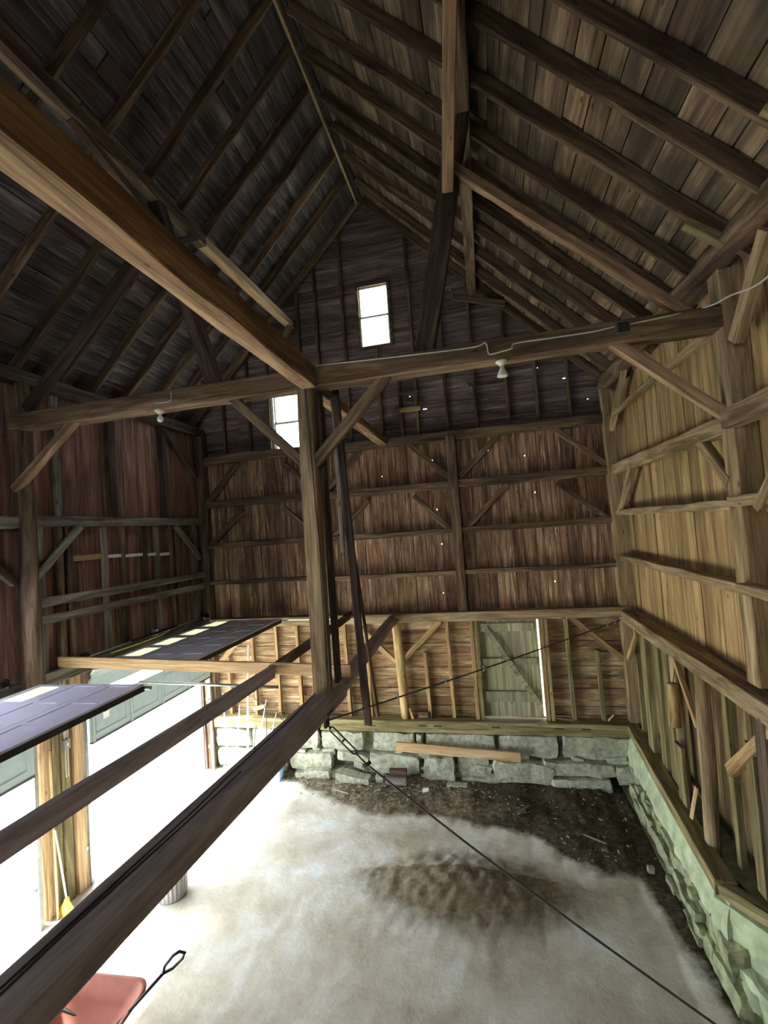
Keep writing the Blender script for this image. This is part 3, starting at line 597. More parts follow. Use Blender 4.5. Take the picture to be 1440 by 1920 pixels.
dn = [(5.8, .1), (6.12, .12), (6.32, .1), (7.04, .09), (7.46, .08), (8.04, .1), (8.4, .09), (8.82, .09), (9.06, .08), (9.66, .1)]
for i, (y, w_) in enumerate(dn):
    timber('stud', (-6.8, y, -1.9), (-6.8, y, .42), .08, w_, 'grey' if i % 3 == 0 else 'hewn', '%s stud from the log post below the left wall rail' % ORD[i], 'stud', 'studs below the left wall rail', jit=.004, cham=.004)
for i, (y0, y1, m_) in enumerate(((6.38, 7.0, 'stud'), (7.1, 7.42, 'white'), (7.52, 7.98, 'white'), (8.12, 8.36, 'white'), (8.48, 8.78, 'white'))):
    z = -.12-.02*i
    timber('blocking', (-6.81, y0, z), (-6.81, y1, z), .05, .06 if m_ == 'white' else .1, m_, '%s short %s strip between studs on the left wall' % (ORD[i], 'white' if m_ == 'white' else 'tan'), 'board', 'short strips between the left wall studs', jit=.001, cham=.003)
timber('header_beam', (xl, 5.5, -1.93), (xl, 9.9, -1.93), .14, .2, 'grey', 'dusty header beam over the far garage opening', 'beam', jit=.004)
timber('header_beam', (xl, 1.0, -1.95), (xl, 5.35, -1.95), .14, .2, 'grey', 'dusty header beam over the near garage opening', 'beam', jit=.004)
# pier between the garage openings
pier = [(5.5, .09, .1, 'fresh', 'pale jamb board beside the near garage opening'), (5.68, .12, .14, 'stud', 'brown stud in the pier between the garage openings, second from the near side'), (5.84, .12, .08, 'greenwood', 'grey brown board in the pier behind the broom handle'),
        (5.99, .14, .12, 'greenwood', 'wide plain board in the pier carrying the grey switch box'), (6.2, .18, .16, 'fresh', 'orange board on the far side of the pier beside the far opening')]
for y, w_, t_, m_, lab in pier:
    timber('post', (-6.74, y, FL), (-6.74, y, -2.02), t_, w_, m_, lab, 'post', jit=.003, cham=.004)
timber('post', (-6.74, 9.85, FL), (-6.74, 9.85, -2.02), .14, .12, 'hewn', 'reddish jamb post on the far side of the far garage opening', 'post', jit=.004)
for nm, y in (('near side of the pier', 5.44), ('far side of the pier', 6.31), ('back corner', 9.74)):
    e = empty('door_track', (-6.66, y, FL), 'galvanised vertical door track on the %s' % nm, 'track')
    bm = bmesh.new(); box(bm, (0, 0, 1.6), (.05, .012, 3.2)); box(bm, (.025, .02, 1.6), (.006, .05, 3.2)); link('rail', bm, M['steel'], e)
    for k in range(3):
        bm = bmesh.new(); box(bm, (-.03, -.01, .6+k*1.1), (.07, .09, .05)); link('bracket', bm, M['steel'], e)

# ------------------------------------------------------------------ garage doors
def garage(y0, y1, lab, wins, nsec=3):
    e = empty('overhead_door', (-6.6, (y0+y1)/2, FL+2.2), lab, 'door'); Lh = y1-y0
    zt = -1.9-(FL+2.2)
    # horizontal sections
    for k in range(nsec):
        x0 = .18+k*.58; x1 = x0+.57; bm = bmesh.new()
        if k == 0 and wins:
            ws = sorted(wy-(y0+y1)/2 for wy in wins); xa, xb = x0+.09, x0+.45
            box(bm, ((x0+xa)/2, 0, zt), (xa-x0, Lh, .045)); box(bm, ((xb+x1)/2, 0, zt), (x1-xb, Lh, .045))
            ee = [-Lh/2]+[q for w_ in ws for q in (w_-.28, w_+.28)]+[Lh/2]
            for a_, b_ in zip(ee[::2], ee[1::2]): box(bm, ((xa+xb)/2, (a_+b_)/2, zt), (xb-xa, b_-a_, .045))
        else: box(bm, ((x0+x1)/2, 0, zt), (x1-x0, Lh, .045))
        npan = 6; pw = Lh/npan
        for p in range(npan):
            c = (-Lh/2+(p+.5)*pw)
            if k == 0 and wins: continue
            box(bm, ((x0+x1)/2, c+pw*.5-(pw*.06 if p == npan-1 else 0), zt+.0265), (x1-x0, pw*.12, .008))
            if p == 0: box(bm, ((x0+x1)/2, c-pw*.45, zt+.0265), (x1-x0, pw*.09, .008))
        if not (k == 0 and wins):
            for q in (x0+.05, x1-.05): box(bm, (q, 0, zt+.0268), (.1, Lh, .008))
        s = link('door_section', bm, M['door_lav'], e)
        if k == 0 and wins:
            for wy in wins:
                bm = bmesh.new(); box(bm, (x0+.27, wy-(y0+y1)/2, zt+.01), (.36, .56, .006)); link('pane', bm, M['door_pane'], s)
    # bottom section hanging in the opening
    bm = bmesh.new(); box(bm, (0, 0, .34), (.045, Lh, .62))
    for p in range(4):
        pw = Lh/4; c = -Lh/2+(p+.5)*pw
        for zz in (.14, .54): box(bm, (.026, c, zz), (.01, pw*.78, .014))
        for q in (-.39, .39): box(bm, (.026, c+q*pw, .34), (.01, .014, .4))
        box(bm, (.03, -Lh/2+p*pw+.04, .34), (.02, .05, .62))
    lower = link('door_section', bm, M['door_grey'], e)
    bm = bmesh.new(); rings = []
    for t in range(7):
        a = t/6*math.pi/2; cx, cz, r = .2, .86, .2
        rings.append((cx-math.cos(a)*r-.0, cz+math.sin(a)*(zt-.86), 0))
    for (a0, c0, _), (a1, c1, _) in zip(rings, rings[1:]):
        d = Vector((a1-a0, 0, c1-c0)); L = d.length; ang = math.atan2(d.x, d.z)
        box(bm, ((a0+a1)/2, 0, (c0+c1)/2), (.04, Lh, L*1.05), Matrix.Rotation(ang, 3, 'Y'))
    link('door_section', bm, M['door_grey'], e)
    bm = bmesh.new(); box(bm, (0, 0, .02), (.06, Lh, .03)); link('bottom_seal', bm, M['black_t'], e)
    for yy in (-Lh/2-.03, Lh/2+.03):
        bm = bmesh.new(); tubemesh(bm, smooth_pts([(.04, yy, .6), (.04, yy, .95), (.12, yy, zt-.1), (.3, yy, zt-.03), (1.2, yy, zt-.03), (2.0, yy, zt-.03)]), .025, 6); link('horizontal_track', bm, M['steel'], e, smooth=True)
    bm = bmesh.new(); box(bm, (.18+nsec*.58-.02, 0, zt-.03), (.05, Lh, .07)); link('edge_stiffener', bm, M['iron'], e)
    return e, lower
fd, fl_ = garage(6.38, 9.7, 'far overhead garage door slid up flat, four pale panes showing', (6.95+.15, 7.83, 8.6, 9.38))
nd, nl_ = garage(1.6, 5.4, 'near overhead garage door slid up flat at the left edge', (5.05, 4.2, 3.4, 2.5))
# warning label and mark on the hanging section
bm = bmesh.new(); box(bm, (.032, -1.36, .42), (.004, .13, .2)); o = link('warning_label', bm, M['white'], fd)
bm = bmesh.new(); box(bm, (.036, -1.36, .47), (.003, .09, .07)); link('label_symbol', bm, M['black_t'], o)
for yy, l in ((8.05, 'far'), (3.4, 'near')):
    e = empty('torsion_shaft', (-6.6, yy, -1.76), 'steel torsion shaft with cable drums above the %s garage door' % l, 'door hardware')
    bm = bmesh.new(); tubemesh(bm, [(0, -1.95, 0), (0, 1.75, 0)], .014); link('shaft', bm, M['steel'], e, smooth=True)
    for yd in (-1.72, 1.62):
        bm = bmesh.new(); tubemesh(bm, [(0, yd-.05, 0), (0, yd-.045, 0), (0, yd+.045, 0), (0, yd+.05, 0)], [.075, .06, .055, .075], 14); link('cable_drum', bm, M['iron'], e, smooth=True)
    bm = bmesh.new(); tubemesh(bm, [(0, -.7, 0), (0, .6, 0)], .03, 10); link('spring', bm, M['iron'], e, smooth=True)
    bm = bmesh.new(); box(bm, (-.05, 0, 0), (.1, .06, .14)); link('centre_bracket', bm, M['steel'], e)
tube('hanging_pipe', [(-5.71, 6.50, -2.21), (-3.26, 6.50, -2.29)], .022, 'steel', 'grey steel tube hung level below the orange cross board', 'pipe', n=10)

# ------------------------------------------------------------------ foundations
def stone(bm, c, s, rot=0, rz=0, seed=0, rough=.05, sub=2):
    n0 = len(bm.verts); r = bmesh.ops.create_cube(bm, size=1); es = list({e for v in r['verts'] for e in v.link_edges})
    bmesh.ops.subdivide_edges(bm, edges=es, cuts=sub, use_grid_fill=True); bm.verts.ensure_lookup_table(); vs = list(bm.verts)[n0:]
    R = Matrix.Rotation(rot, 3, 'Y') @ Matrix.Rotation(rz, 3, 'Z')
    for v in vs:
        p = v.co.copy(); q = Vector((p.x*s[0], p.y*s[1], p.z*s[2]))
        k = sum(abs(a) > .49 for a in p)
        if k >= 2: q *= (1-.035*(k-1))
        n = noise.noise_vector(q*2.3+Vector((seed*3.1, seed, 0)))*rough+noise.noise_vector(q*7+Vector((seed, 0, seed*2)))*rough*.7
        v.co = Vector(c)+R @ (q+n)
bm = bmesh.new(); R_ = random.Random(5); sd_ = 0
def row_x(px_list, z0, z1, y, th=.35, tilt=0):
    global sd_
    for a, b in px_list:
        sd_ += 1; stone(bm, ((a+b)/2, y, (z0+z1)/2), ((b-a)*.98, th, (z1-z0)*.98), rot=tilt, seed=sd_, rough=.045, sub=4)
row_x([(-6.6, -5.7), (-5.66, -5.0), (-4.95, -4.0), (-3.96, -2.95), (-2.78, -1.8), (-1.77, -1.62), (-1.6, -.1), (-.08, 1.12), (1.18, 2.5)], -4.84, -4.42, 9.98)
row_x([(-6.5, -5.6), (-5.5, -4.8), (-4.7, -3.7)], -5.25, -4.86, 9.88)
row_x([(-3.6, -2.9)], -5.1, -4.88, 9.92, tilt=.15); row_x([(-2.85, -1.72)], -5.22, -4.84, 9.86, tilt=.04); row_x([(-1.66, -1.0)], -5.35, -4.86, 9.85)
row_x([(-.95, -.3)], -5.3, -4.9, 9.98); row_x([(-.2, 1.0)], -5.28, -4.9, 9.82, tilt=.10); row_x([(.75, 2.15)], -5.12, -4.86, 9.84)
row_x([(.9, 2.0)], -5.42, -5.15, 9.74, tilt=-.03); row_x([(-4.6, -3.4)], -5.45, -5.25, 9.8); row_x([(2.1, 2.5)], -5.2, -4.9, 9.8)
row_x([(-.9, .3)], -5.45, -5.28, 9.9); row_x([(-6.5, -4.9)], -5.5, -5.26, 9.95)
for k in range(70):
    sd_ += 1; x = R_.uniform(-6.5, 2.4); z = R_.choice([-4.86, -5.12, -5.3, -5.4]); s = R_.uniform(.08, .24)
    stone(bm, (x, 9.93+R_.uniform(-.08, .1), z), (s*1.5, .3, s*.7), rot=R_.uniform(-.3, .3), seed=sd_, rough=.03, sub=1)
o = link('wall_foundation_back', bm, M['granite']); o['kind'] = 'structure'
bm = bmesh.new(); box(bm, (-2.0, 10.2, -4.95), (9.6, .3, 1.1)); box(bm, (2.78, 3.0, -4.98), (.36, 14.2, 1.08)); o = link('wall_footing_back', bm, M['granite_dark']); o['kind'] = 'structure'
bm = bmesh.new()
def xf(y): return 2.50-(9.9-y)*.035
y = 9.85; k = 0
while y > 6.0:
    L = R_.uniform(.7, 1.4); L = min(L, y-5.85); yc = y-L/2; k += 1; sd_ += 1
    stone(bm, (xf(yc)+.04, yc, -4.66+R_.uniform(-.02, .02)), (.26, L, .52), rot=.16, seed=sd_, rough=.04, sub=4); y -= L
o = link('wall_foundation_right', bm, M['paint']); o['kind'] = 'structure'
bm = bmesh.new(); y = 9.8
while y > 5.9:
    L = R_.uniform(.4, .9); yc = y-L/2; sd_ += 1
    stone(bm, (xf(yc)+.04+R_.uniform(-.05, .05), yc, -4.98), (.34, L*.97, .3), sub=4, seed=sd_, rough=.05, rot=R_.uniform(-.15, .15)); sd_ += 1
    stone(bm, (xf(yc)-.02+R_.uniform(-.06, .06), yc-.2, -5.28), (.34, L, .28), sub=4, seed=sd_, rough=.05, rot=R_.uniform(-.15, .15)); y -= L
for k in range(40):
    sd_ += 1; s = R_.uniform(.08, .2); yy = R_.uniform(5.9, 9.8); stone(bm, (xf(yy)-.1+R_.uniform(-.08, .05), yy, R_.choice([-4.9, -5.15, -5.36])), (s*.7, s*1.5, s*.6), seed=sd_, rough=.03, sub=3)
for a_, b_ in ((9.3, 8.2), (8.15, 7.3), (7.2, 6.4)):
    sd_ += 1; yc = (a_+b_)/2; stone(bm, (xf(yc)-.10, yc, -5.08), (.3, (a_-b_), .12), rz=-.03, rot=.12, seed=sd_, rough=.05, sub=3)
o = link('wall_rubble_right', bm, M['granite_dark']); o['kind'] = 'structure'
bm = bmesh.new(); sd_ += 1
stone(bm, (2.62, 5.62, -4.72), (.2, 1.2, .55), rz=.62, seed=sd_, rough=.03, sub=3); stone(bm, (2.98, 4.0, -4.8), (.2, 3.2, .7), seed=sd_+1, rough=.03, sub=4)
stone(bm, (2.5, 5.75, -5.2), (.35, .7, .4), rz=.3, seed=sd_+2, sub=5, rough=.05); stone(bm, (2.62, 5.0, -5.25), (.35, .9, .35), seed=sd_+3, sub=5, rough=.05)
o = link('wall_foundation_corner', bm, M['paint']); o['kind'] = 'structure'
timber('concrete_curb', (2.43, 6.48, -5.20), (2.42, 5.54, -5.20), .24, .22, 'paint', 'rounded pale kerb stone at the foot of the right foundation', 'stone', rnd=True, jit=.03)

# ------------------------------------------------------------------ things on and near the floor
timber('loose_board', (-2.2, 9.62, -4.62), (.34, 9.58, -4.74), .05, .19, 'fresh', 'long tan board lying against the back foundation stones', 'board', jit=.003, cham=.004)
def rock(name, c, s, mat, label, cat, rot=0, group=None, rz=0):
    global sd_
    sd_ += 1; bm = bmesh.new(); stone(bm, (0, 0, s[2]/2), s, rot=rot, rz=rz, seed=sd_, rough=min(s)*.12); o = link(name, bm, M[mat]); o.location = c; return tag(o, label, cat, group)
rock('loose_stone', (-3.15, 9.5, FL+.02), (.75, .25, .22), 'granite', 'pale tilted stone block lying before the back foundation', 'stone', rot=.14)
rock('loose_stone', (-4.0, 9.66, FL+.02), (.6, .25, .2), 'granite', 'low grey stone lying at the left foot of the back foundation', 'stone')
rock('loose_stone', (-2.58, 9.55, FL+.06), (.16, .14, .14), 'granite', 'small white stone beside the firewood pieces', 'stone')
rock('loose_stone', (-.95, 9.5, FL+.04), (.42, .14, .09), 'granite', 'thin flat stone lying right of the firewood pieces', 'stone')
timber('firewood', (-2.42, 9.42, FL+.18), (-1.98, 9.42, FL+.18), .16, .15, 'grey', 'lower split firewood piece on the dirt by the back wall', 'firewood', jit=.01, cham=.03)
timber('firewood', (-2.34, 9.46, FL+.33), (-1.98, 9.48, FL+.33), .15, .12, 'hewn', 'brown upper firewood piece resting on the lower one', 'firewood', jit=.01, cham=.03)
timber('paper_scrap', (-1.62, 9.18, FL+.13), (-1.5, 9.2, FL+.15), .09, .03, 'white', 'small square white scrap on the dirt', 'scrap', jit=.001, cham=.002)
rock('pale_lump', (2.0, 7.55, FL+.06), (.09, .08, .08), 'chip', 'small yellowish lump on dark soil at the right', 'debris')
rock('pale_lump', (.25, 8.75, FL+.07), (.16, .06, .05), 'chip', 'splintered pale chunk lying alone on the dark soil', 'debris', rz=.6)
bm = bmesh.new()
for k in range(620):
    t = R_.random(); x = R_.gauss(-2.6, .9) if t < .45 else R_.uniform(-4.4, 2.2); y = R_.gauss(9.35, .22) if t < .45 else R_.uniform(7.6, 9.6)
    if x < -4.5 or x > 2.2 or y > 9.68 or (t >= .45 and x < .6 and y < 8.6): continue
    s = R_.uniform(.008, .034)
    box(bm, (x, y, .085+R_.uniform(0, .05)), (s*R_.uniform(1, 2.6), s*.6, s*.35), Matrix.Rotation(R_.uniform(0, 3.1), 3, 'Z') @ Matrix.Rotation(R_.uniform(-.6, .6), 3, 'X'))
o = link('wood_chips', bm, M['chip']); o.location = (0, 0, FL); tag(o, 'scattered pale chips and crumbs over the dirt by the back foundation', 'debris', kind='stuff')
for i, (a, b) in enumerate((((-3.5, 9.1), (-3.1, 8.95)), ((-2.7, 8.9), (-2.35, 9.05)), ((-3.9, 9.3), (-3.6, 9.25)), ((.4, 8.9), (.1, 8.6)), ((1.2, 8.2), (1.5, 8.0)))):
    timber('stick', (a[0], a[1], FL+.12), (b[0], b[1], FL+.13), .025, .02, 'grey', ['pale stick on the dirt farthest left but one, nearest the concrete', 'bent pale stick below the hanging rope', 'pale stick beside the low grey stone', 'short stick beside the splintered pale chunk', 'short stick alone on the darkest soil'][i], 'stick', jit=.004, cham=.003)

# galvanised can
e = empty('trash_can', (-5.15, 6.3, FL), 'ribbed grey metal can standing on the floor behind the loft beam', 'can')
bm = bmesh.new(); n = 48; rings = []
for z, r in ((0, .2), (.02, .215), (.05, .215), (.6, .25), (.62, .262), (.64, .262)):
    rings.append([(math.cos(a*2*math.pi/n)*(r+(.008 if a % 2 and .02 < z < .61 else 0)), math.sin(a*2*math.pi/n)*(r+(.008 if a % 2 and .02 < z < .61 else 0)), z) for a in range(n)])
loft(bm, rings); link('can_body', bm, M['can'], e)
bm = bmesh.new(); rings = [[(math.cos(a*2*math.pi/24)*r, math.sin(a*2*math.pi/24)*r, z) for a in range(24)] for z, r in ((.635, .27), (.66, .27), (.69, .2), (.71, .06))]; loft(bm, rings); link('lid', bm, M['can'], e, smooth=True)

# wheelbarrow
e = empty('wheelbarrow', (-4.55, 3.95, FL), 'red plastic wheelbarrow tub at the bottom left under the loft beam', 'wheelbarrow')
def tub(bm, top, bot, zt, zb, t=.02):
    def ring(hx, hy, z, cx=0, r=.14, n=6):
        out = []
        for sx, sy, a0 in ((1, 1, 0), (-1, 1, 90), (-1, -1, 180), (1, -1, 270)):
            for k in range(n+1):
                a = math.radians(a0+90*k/n); out.append((cx+sx*(hx-r)+math.cos(a)*r, sy*(hy-r)+math.sin(a)*r, z))
        return out
    R = [ring(bot[0], bot[1], zb, .0, .1), ring((top[0]+bot[0])/2+.02, (top[1]+bot[1])/2+.02, (zt+zb)/2), ring(top[0], top[1], zt), ring(top[0]+.035, top[1]+.035, zt+.005, 0, .16), ring(top[0]+.035, top[1]+.035, zt+.02, 0, .16), ring(top[0]-.01, top[1]-.01, zt+.015), ring((top[0]+bot[0])/2, (top[1]+bot[1])/2, (zt+zb)/2), ring(bot[0]-.02, bot[1]-.02, zb+.02, 0, .1)]
    loft(bm, R)
bm = bmesh.new(); tub(bm, (.62, .42), (.36, .26), .66, .32); o = link('tub', bm, M['red'], e, smooth=True); 
for sy in (-.28, .28):
    bm = bmesh.new(); tubemesh(bm, [(-.9, sy*1.1, .55), (.2, sy, .3), (.75, sy*.3, .2)], .02); link('handle', bm, M['iron'], e, smooth=True)
    bm = bmesh.new(); tubemesh(bm, [(-.35, sy, .42), (-.4, sy, .02), (-.2, sy, .02), (-.1, sy, .36)], .014); link('leg', bm, M['iron'], e, smooth=True)
bm = bmesh.new(); tubemesh(bm, [(.72, -.05, .19), (.72, -.03, .19), (.72, .03, .19), (.72, .05, .19)], [.14, .19, .19, .14], 20); link('wheel', bm, M['black_t'], e, smooth=True)
e.rotation_euler = (0, 0, .05)
# shovel standing in the tub
A = Vector((-4.25, 4.0, FL+.36)); Bp = Vector((-3.56, 4.22, -4.38))
e = empty('shovel', A, 'shovel with dark D-grip leaning out of the red tub', 'shovel'); d = (Bp-A)
bm = bmesh.new(); tubemesh(bm, [(0, 0, 0), d*.5, d*.97], [.019, .018, .016]); link('shaft', bm, M['iron'], e, smooth=True)
du = d.normalized(); s_ = Vector((.75, .3, .55)); s_ = (s_-s_.dot(du)*du).normalized()
bm = bmesh.new(); g = [d*.95, d+du*.03+s_*.05, d+du*.16+s_*.06, d+du*.22+s_*.035, d+du*.22-s_*.035, d+du*.16-s_*.06, d+du*.03-s_*.05, d*.95]; tubemesh(bm, g, .015); link('grip', bm, M['iron'], e, smooth=True)
bm = bmesh.new(); box(bm, (0, 0, -.06), (.2, .03, .26)); link('blade', bm, M['steel'], e)

# broom and pole at the pier
e = empty('broom', (-6.5, 5.72, FL), 'yellow bristled broom with white handle leaning on the pier', 'broom')
bm = bmesh.new(); tubemesh(bm, [(0, .02, .22), (-.04, -.08, 1.3)], .013); link('handle', bm, M['white'], e, smooth=True)
bm = bmesh.new(); rings = [[(math.cos(a*math.pi/5)*rx, math.sin(a*math.pi/5)*.035+.02, z) for a in range(10)] for z, rx in ((0, .15), (.12, .12), (.2, .05), (.26, .02))]; loft(bm, rings)
link('bristles', bm, M['straw'], e)
timber('wooden_pole', (-6.58, 5.66, FL), (-6.6, 5.66, -2.95), .035, .035, 'fresh', 'bare tan wooden pole standing against the pier', 'pole', rnd=True, jit=.001)
e = empty('switch_box', (-6.66, 5.97, -3.0), 'grey electrical switch box with conduits on the pier', 'electrical box')
bm = bmesh.new(); box(bm, (.02, 0, 0), (.05, .1, .15)); link('box_body', bm, M['steel'], e)
bm = bmesh.new(); box(bm, (.05, .0, 0), (.01, .02, .04)); link('switch_lever', bm, M['white'], e)
for k, (dy, z0, z1, bend) in enumerate(((-.03, .07, 1.0, -.03), (.0, .07, 1.0, .0), (.03, .07, 1.0, -.02), (-.02, -.07, -.5, 0), (.02, -.07, -.5, 0))):
    bm = bmesh.new(); tubemesh(bm, smooth_pts([(.02, dy, z0), (.02, dy, z0+(z1-z0)*.4), (.02, dy+bend, z0+(z1-z0)*.7), (.02, dy+bend, z1)], 4), .008, 6); link('conduit', bm, M['cord'], e, smooth=True)
# tools hanging in the back left corner
tools = [('rake', (-6.26, 9.68, -3.56), (-6.23, 9.68, -5.27), 'white', 'white handled rake standing at the far left of the back corner'), ('spade', (-5.84, 9.68, -3.82), (-5.99, 9.68, -4.84), 'white', 'pale handled spade hung left of the tall white pole'),
         ('tall_pole', (-5.52, 9.66, -2.45), (-5.7, 9.6, FL+.08), 'white', 'tall white pole in the back left corner'), ('hoe', (-5.16, 9.68, -3.69), (-5.46, 9.68, -4.82), 'white', 'slanting pale hoe right of the tall white pole'), ('fork', (-4.93, 9.68, -3.98), (-5.11, 9.68, -4.51), 'cord', 'short pale handle between hoe and grip shovel')]
for nm, a, b, m_, lab in tools:
    a = Vector(a); b = Vector(b); e = empty(nm, b, lab, 'garden tool' if nm != 'tall_pole' else 'pole')
    bm = bmesh.new(); tubemesh(bm, [(0, 0, 0), a-b], .026 if nm == 'tall_pole' else .016); link('handle', bm, M[m_], e, smooth=True)
    if nm == 'tall_pole': bm = bmesh.new(); box(bm, (0, 0, 0), (.07, .07, .08)); link('foot', bm, M['white'], e)
    else:
        bm = bmesh.new(); box(bm, (0, -.02, -.02), (.18 if nm in ('rake', 'spade') else .1, .03, .16 if nm != 'rake' else .05)); link('tool_head', bm, M['steel'], e)
a = Vector((-4.79, 9.66, -4.02)); e = empty('hung_shovel', a+Vector((0, 0, -.7)), 'shovel with open D-grip hung high beside the loft beam', 'garden tool')
bm = bmesh.new(); tubemesh(bm, [(0, 0, 0), (0, 0, .6)], .015); link('handle', bm, M['cord'], e, smooth=True)
bm = bmesh.new(); tubemesh(bm, [(0, 0, .58), (-.06, 0, .66), (-.06, 0, .74), (.06, 0, .74), (.06, 0, .66), (0, 0, .58)], .012); link('grip', bm, M['iron'], e, smooth=True)
bm = bmesh.new(); box(bm, (0, 0, -.1), (.2, .03, .25)); link('blade', bm, M['steel'], e)
tube('cord', smooth_pts([(-5.24, 9.62, -2.78), (-5.40, 9.62, -3.41), (-5.42, 9.62, -3.65), (-5.18, 9.62, -3.83), (-5.18, 9.62, -4.54)]), .009, 'black', 'thin dark cord dangling among the corner tools', 'cord')
# blue sheet, snow shovel blade and orange cup
e = empty('blue_bucket', (-4.98, 9.5, FL+.03), 'pale blue plastic bin at the foot of the back foundation', 'bin')
bm = bmesh.new(); rings = [[(sx*hx, sy*hx*.7, z) for sx, sy in ((-1, -1), (1, -1), (1, 1), (-1, 1))] for z, hx in ((0, .15), (.42, .2), (.42, .185), (.03, .135))]; loft(bm, rings); link('bin_body', bm, M['blue'], e)
bm = bmesh.new(); box(bm, (0, -.0, .43), (.42, .3, .02)); link('rim', bm, M['blue'], e)
e = empty('snow_shovel', (-5.55, 9.3, FL+.02), 'blue snow shovel blade lying on the floor in the back corner', 'snow shovel')
bm = bmesh.new(); rings = [[(-.22, y_, z_), (.22, y_, z_), (.22, y_, z_+.012), (-.22, y_, z_+.012)] for y_, z_ in ((-.2, 0), (-.05, .03), (.1, .1), (.18, .2))]; loft(bm, rings); o = link('blade', bm, M['blue'], e); o.rotation_euler = (0, 0, .3)
bm = bmesh.new(); tubemesh(bm, [(0, .15, .14), (.1, .36, 1.1)], .015); link('handle', bm, M['steel'], e, smooth=True)
rock('orange_jug', (-5.32, 9.62, -4.95), (.14, .1, .2), 'orange', 'small orange plastic thing among the corner tools', 'jug')
timber('white_strip', (-4.55, 9.8, -1.92), (-2.76, 9.8, -1.94), .03, .03, 'white', 'thin white tube fixed along the back belt beam', 'tube light', rnd=True, jit=0)

# ------------------------------------------------------------------ cables
hook = Vector((-2.1, 5.35, -2.3))
pA = hook; pB = Vector((2.46, 9.82, -2.12))
tube('steel_cable', smooth_pts([pA, pA.lerp(pB, .25)+Vector((0, 0, -.02)), pA.lerp(pB, .5)+Vector((0, 0, -.03)), pA.lerp(pB, .75)+Vector((0, 0, -.02)), pB]), .012, 'rope', 'tight steel cable from the loft beam to the right back corner', 'cable')
for i, t in enumerate((.17, .3, .42, .5, .93, .97)):
    p = pA.lerp(pB, t)+Vector((0, 0, -.02 if .1 < t < .9 else 0)); bm = bmesh.new(); box(bm, (0, 0, 0), (.04, .03, .05)); tubemesh(bm, [(0, 0, -.04), (0, 0, .04)], .008, 6); o = link('cable_clamp', bm, M['steel']); o.location = p
    tag(o, '%s small steel clamp along the tight cable counted from the loft beam' % ORD[i], 'clamp', 'clamps on the tight steel cable')
e = empty('iron_hook', hook+Vector((0, 0, .16)), 'black iron bracket under the big loft beam holding both cables', 'hook')
bm = bmesh.new(); box(bm, (-.02, 0, -.04), (.24, .22, .03)); box(bm, (.03, 0, -.12), (.03, .12, .2)); link('strap', bm, M['iron'], e)
bm = bmesh.new(); tubemesh(bm, [(.0, -.05, -.1), (-.05, -.08, -.22), (-.02, -.08, -.32)], [.03, .025, .01]); link('spike', bm, M['iron'], e, smooth=True)
q0 = hook; q1 = Vector((-1.60, 5.40, -2.83)); q2 = Vector((2.02, 5.4, FL+.02))
e = empty('turnbuckle', q0, 'black turnbuckle between the loft beam bracket and the rope', 'turnbuckle'); d = q1-q0; du = d.normalized(); s_ = Vector((0, 0, 1)); s_ = (s_-s_.dot(du)*du).normalized()
bm = bmesh.new(); tubemesh(bm, [(0, 0, 0), d*.16], .01); tubemesh(bm, [d*.72, d*.96], .01); link('threaded_rod', bm, M['iron'], e, smooth=True)
bm = bmesh.new()
for sg in (-1, 1): tubemesh(bm, [d*.12+s_*.0, d*.17+s_*.03*sg, d*.70+s_*.03*sg, d*.75], .009)
tubemesh(bm, [d*.44-s_*.03, d*.44+s_*.03], .012); link('buckle_body', bm, M['iron'], e, smooth=True)
bm = bmesh.new(); tubemesh(bm, [d*.95-s_*.05, d*.98, d*1.0+s_*.05], .022); link('clamp', bm, M['iron'], e, smooth=True)
tube('rope', smooth_pts([q1, q1.lerp(q2, .3)+Vector((0, 0, -.05)), q1.lerp(q2, .6)+Vector((0, 0, -.05)), q2]), .013, 'rope', 'long taut rope running down to the floor at lower right', 'rope')

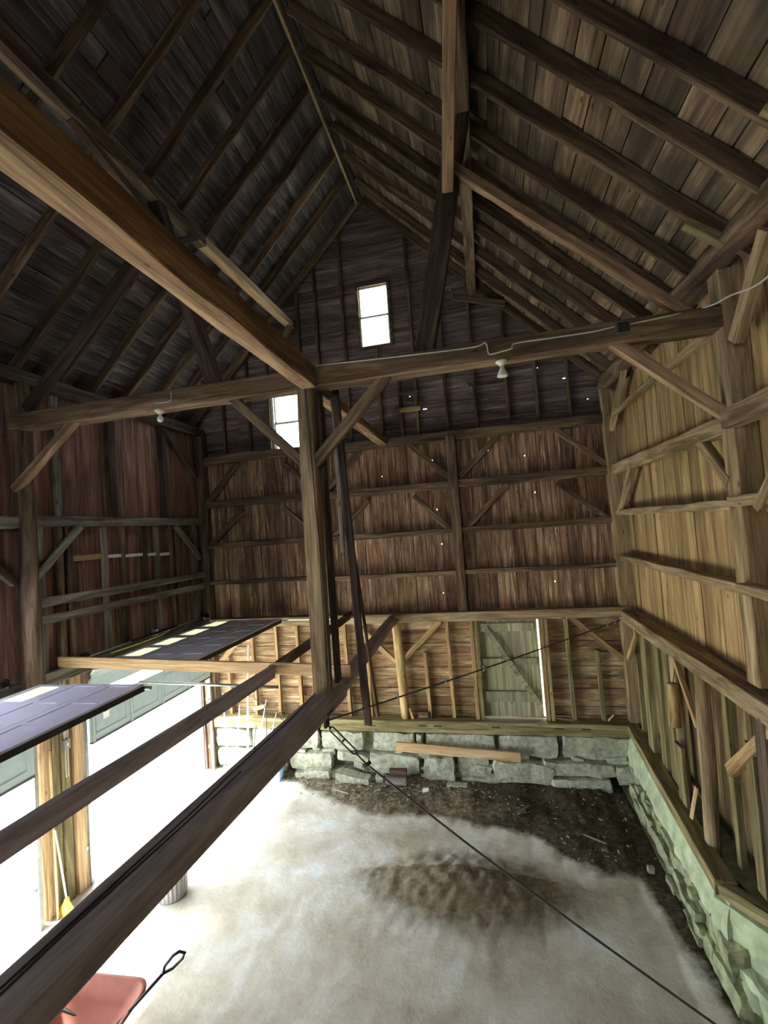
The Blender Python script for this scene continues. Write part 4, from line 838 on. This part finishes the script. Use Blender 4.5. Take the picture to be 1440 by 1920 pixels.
# ------------------------------------------------------------------ lamps and wiring on the cross beam
def lamp(x, lab, flood):
    e = empty('lamp', (x, bent-.06, 1.85), lab, 'lamp')
    bm = bmesh.new(); rings = [[(math.cos(a*math.pi/10)*r, math.sin(a*math.pi/10)*r, z) for a in range(20)] for z, r in ((0, .065), (-.02, .07), (-.035, .045), (-.06, .028))]; loft(bm, rings); link('lamp_holder', bm, M['porcelain'], e, smooth=True)
    bm = bmesh.new()
    prof = ((-.055, .02), (-.10, .026), (-.17, .062), (-.185, .064), (-.19, .05)) if flood else ((-.055, .016), (-.08, .022), (-.105, .038), (-.13, .042), (-.155, .034), (-.168, .014))
    rings = [[(math.cos(a*math.pi/10)*r, math.sin(a*math.pi/10)*r, z) for a in range(20)] for z, r in prof]; loft(bm, rings); link('bulb', bm, M['bulb'], e, smooth=True)
lamp(.34, 'unlit reflector bulb in a white holder under the cross beam, right side', True)
lamp(-4.22, 'unlit round bulb in a white holder under the cross beam, left side', False)
e = empty('junction_box', (1.63, bent-.13, 1.99), 'grey metal junction box on the cross beam near the right post', 'electrical box')
bm = bmesh.new(); box(bm, (0, 0, 0), (.13, .06, .12)); link('box_body', bm, M['box'], e)
bm = bmesh.new(); box(bm, (0, -.035, .0), (.11, .012, .1)); link('cover', bm, M['iron'], e)
yw = bent-.135
tube('white_cable', smooth_pts([(-1.9, yw, 2.1), (-1.0, yw, 2.06), (.0, yw, 2.03), (.17, yw, 2.06), (.2, yw, 1.93), (.26, yw, 1.92), (.34, yw, 1.93), (.46, yw, 1.95), (.5, yw, 2.0), (.9, yw, 2.0), (1.3, yw, 2.0), (1.55, yw, 2.02)]), .009, 'cord', 'white cable stapled along the cross beam to the junction box', 'cable', n=6)
tube('white_cable', smooth_pts([(1.69, yw, 2.02), (2.0, yw, 2.04), (2.45, yw, 2.08), (2.5, 5.0, 2.02), (2.45, 4.4, 1.86), (2.4, 3.8, 1.9)]), .009, 'cord', 'white cable sagging from the junction box past the right post', 'cable', n=6)
tube('white_cable', smooth_pts([(-4.22, yw, 1.93), (-4.05, yw, 1.92), (-3.98, yw, 1.94), (-3.97, yw, 2.05)]), .008, 'cord', 'short white cable end beside the left bulb', 'cable', n=6)
tube('yellow_hose', smooth_pts([(-6.62, 6.9, -1.84), (-6.6, 7.6, -1.84), (-6.62, 8.3, -1.82), (-6.6, 8.45, -1.76)]), .012, 'straw', 'thin yellow cord lying along the header of the far garage door', 'cord')

# ------------------------------------------------------------------ bring eye level to its real height
for o in list(C.objects):
    if o.parent is None and o is not cam and o.type != 'LIGHT': o.location.z += FZ
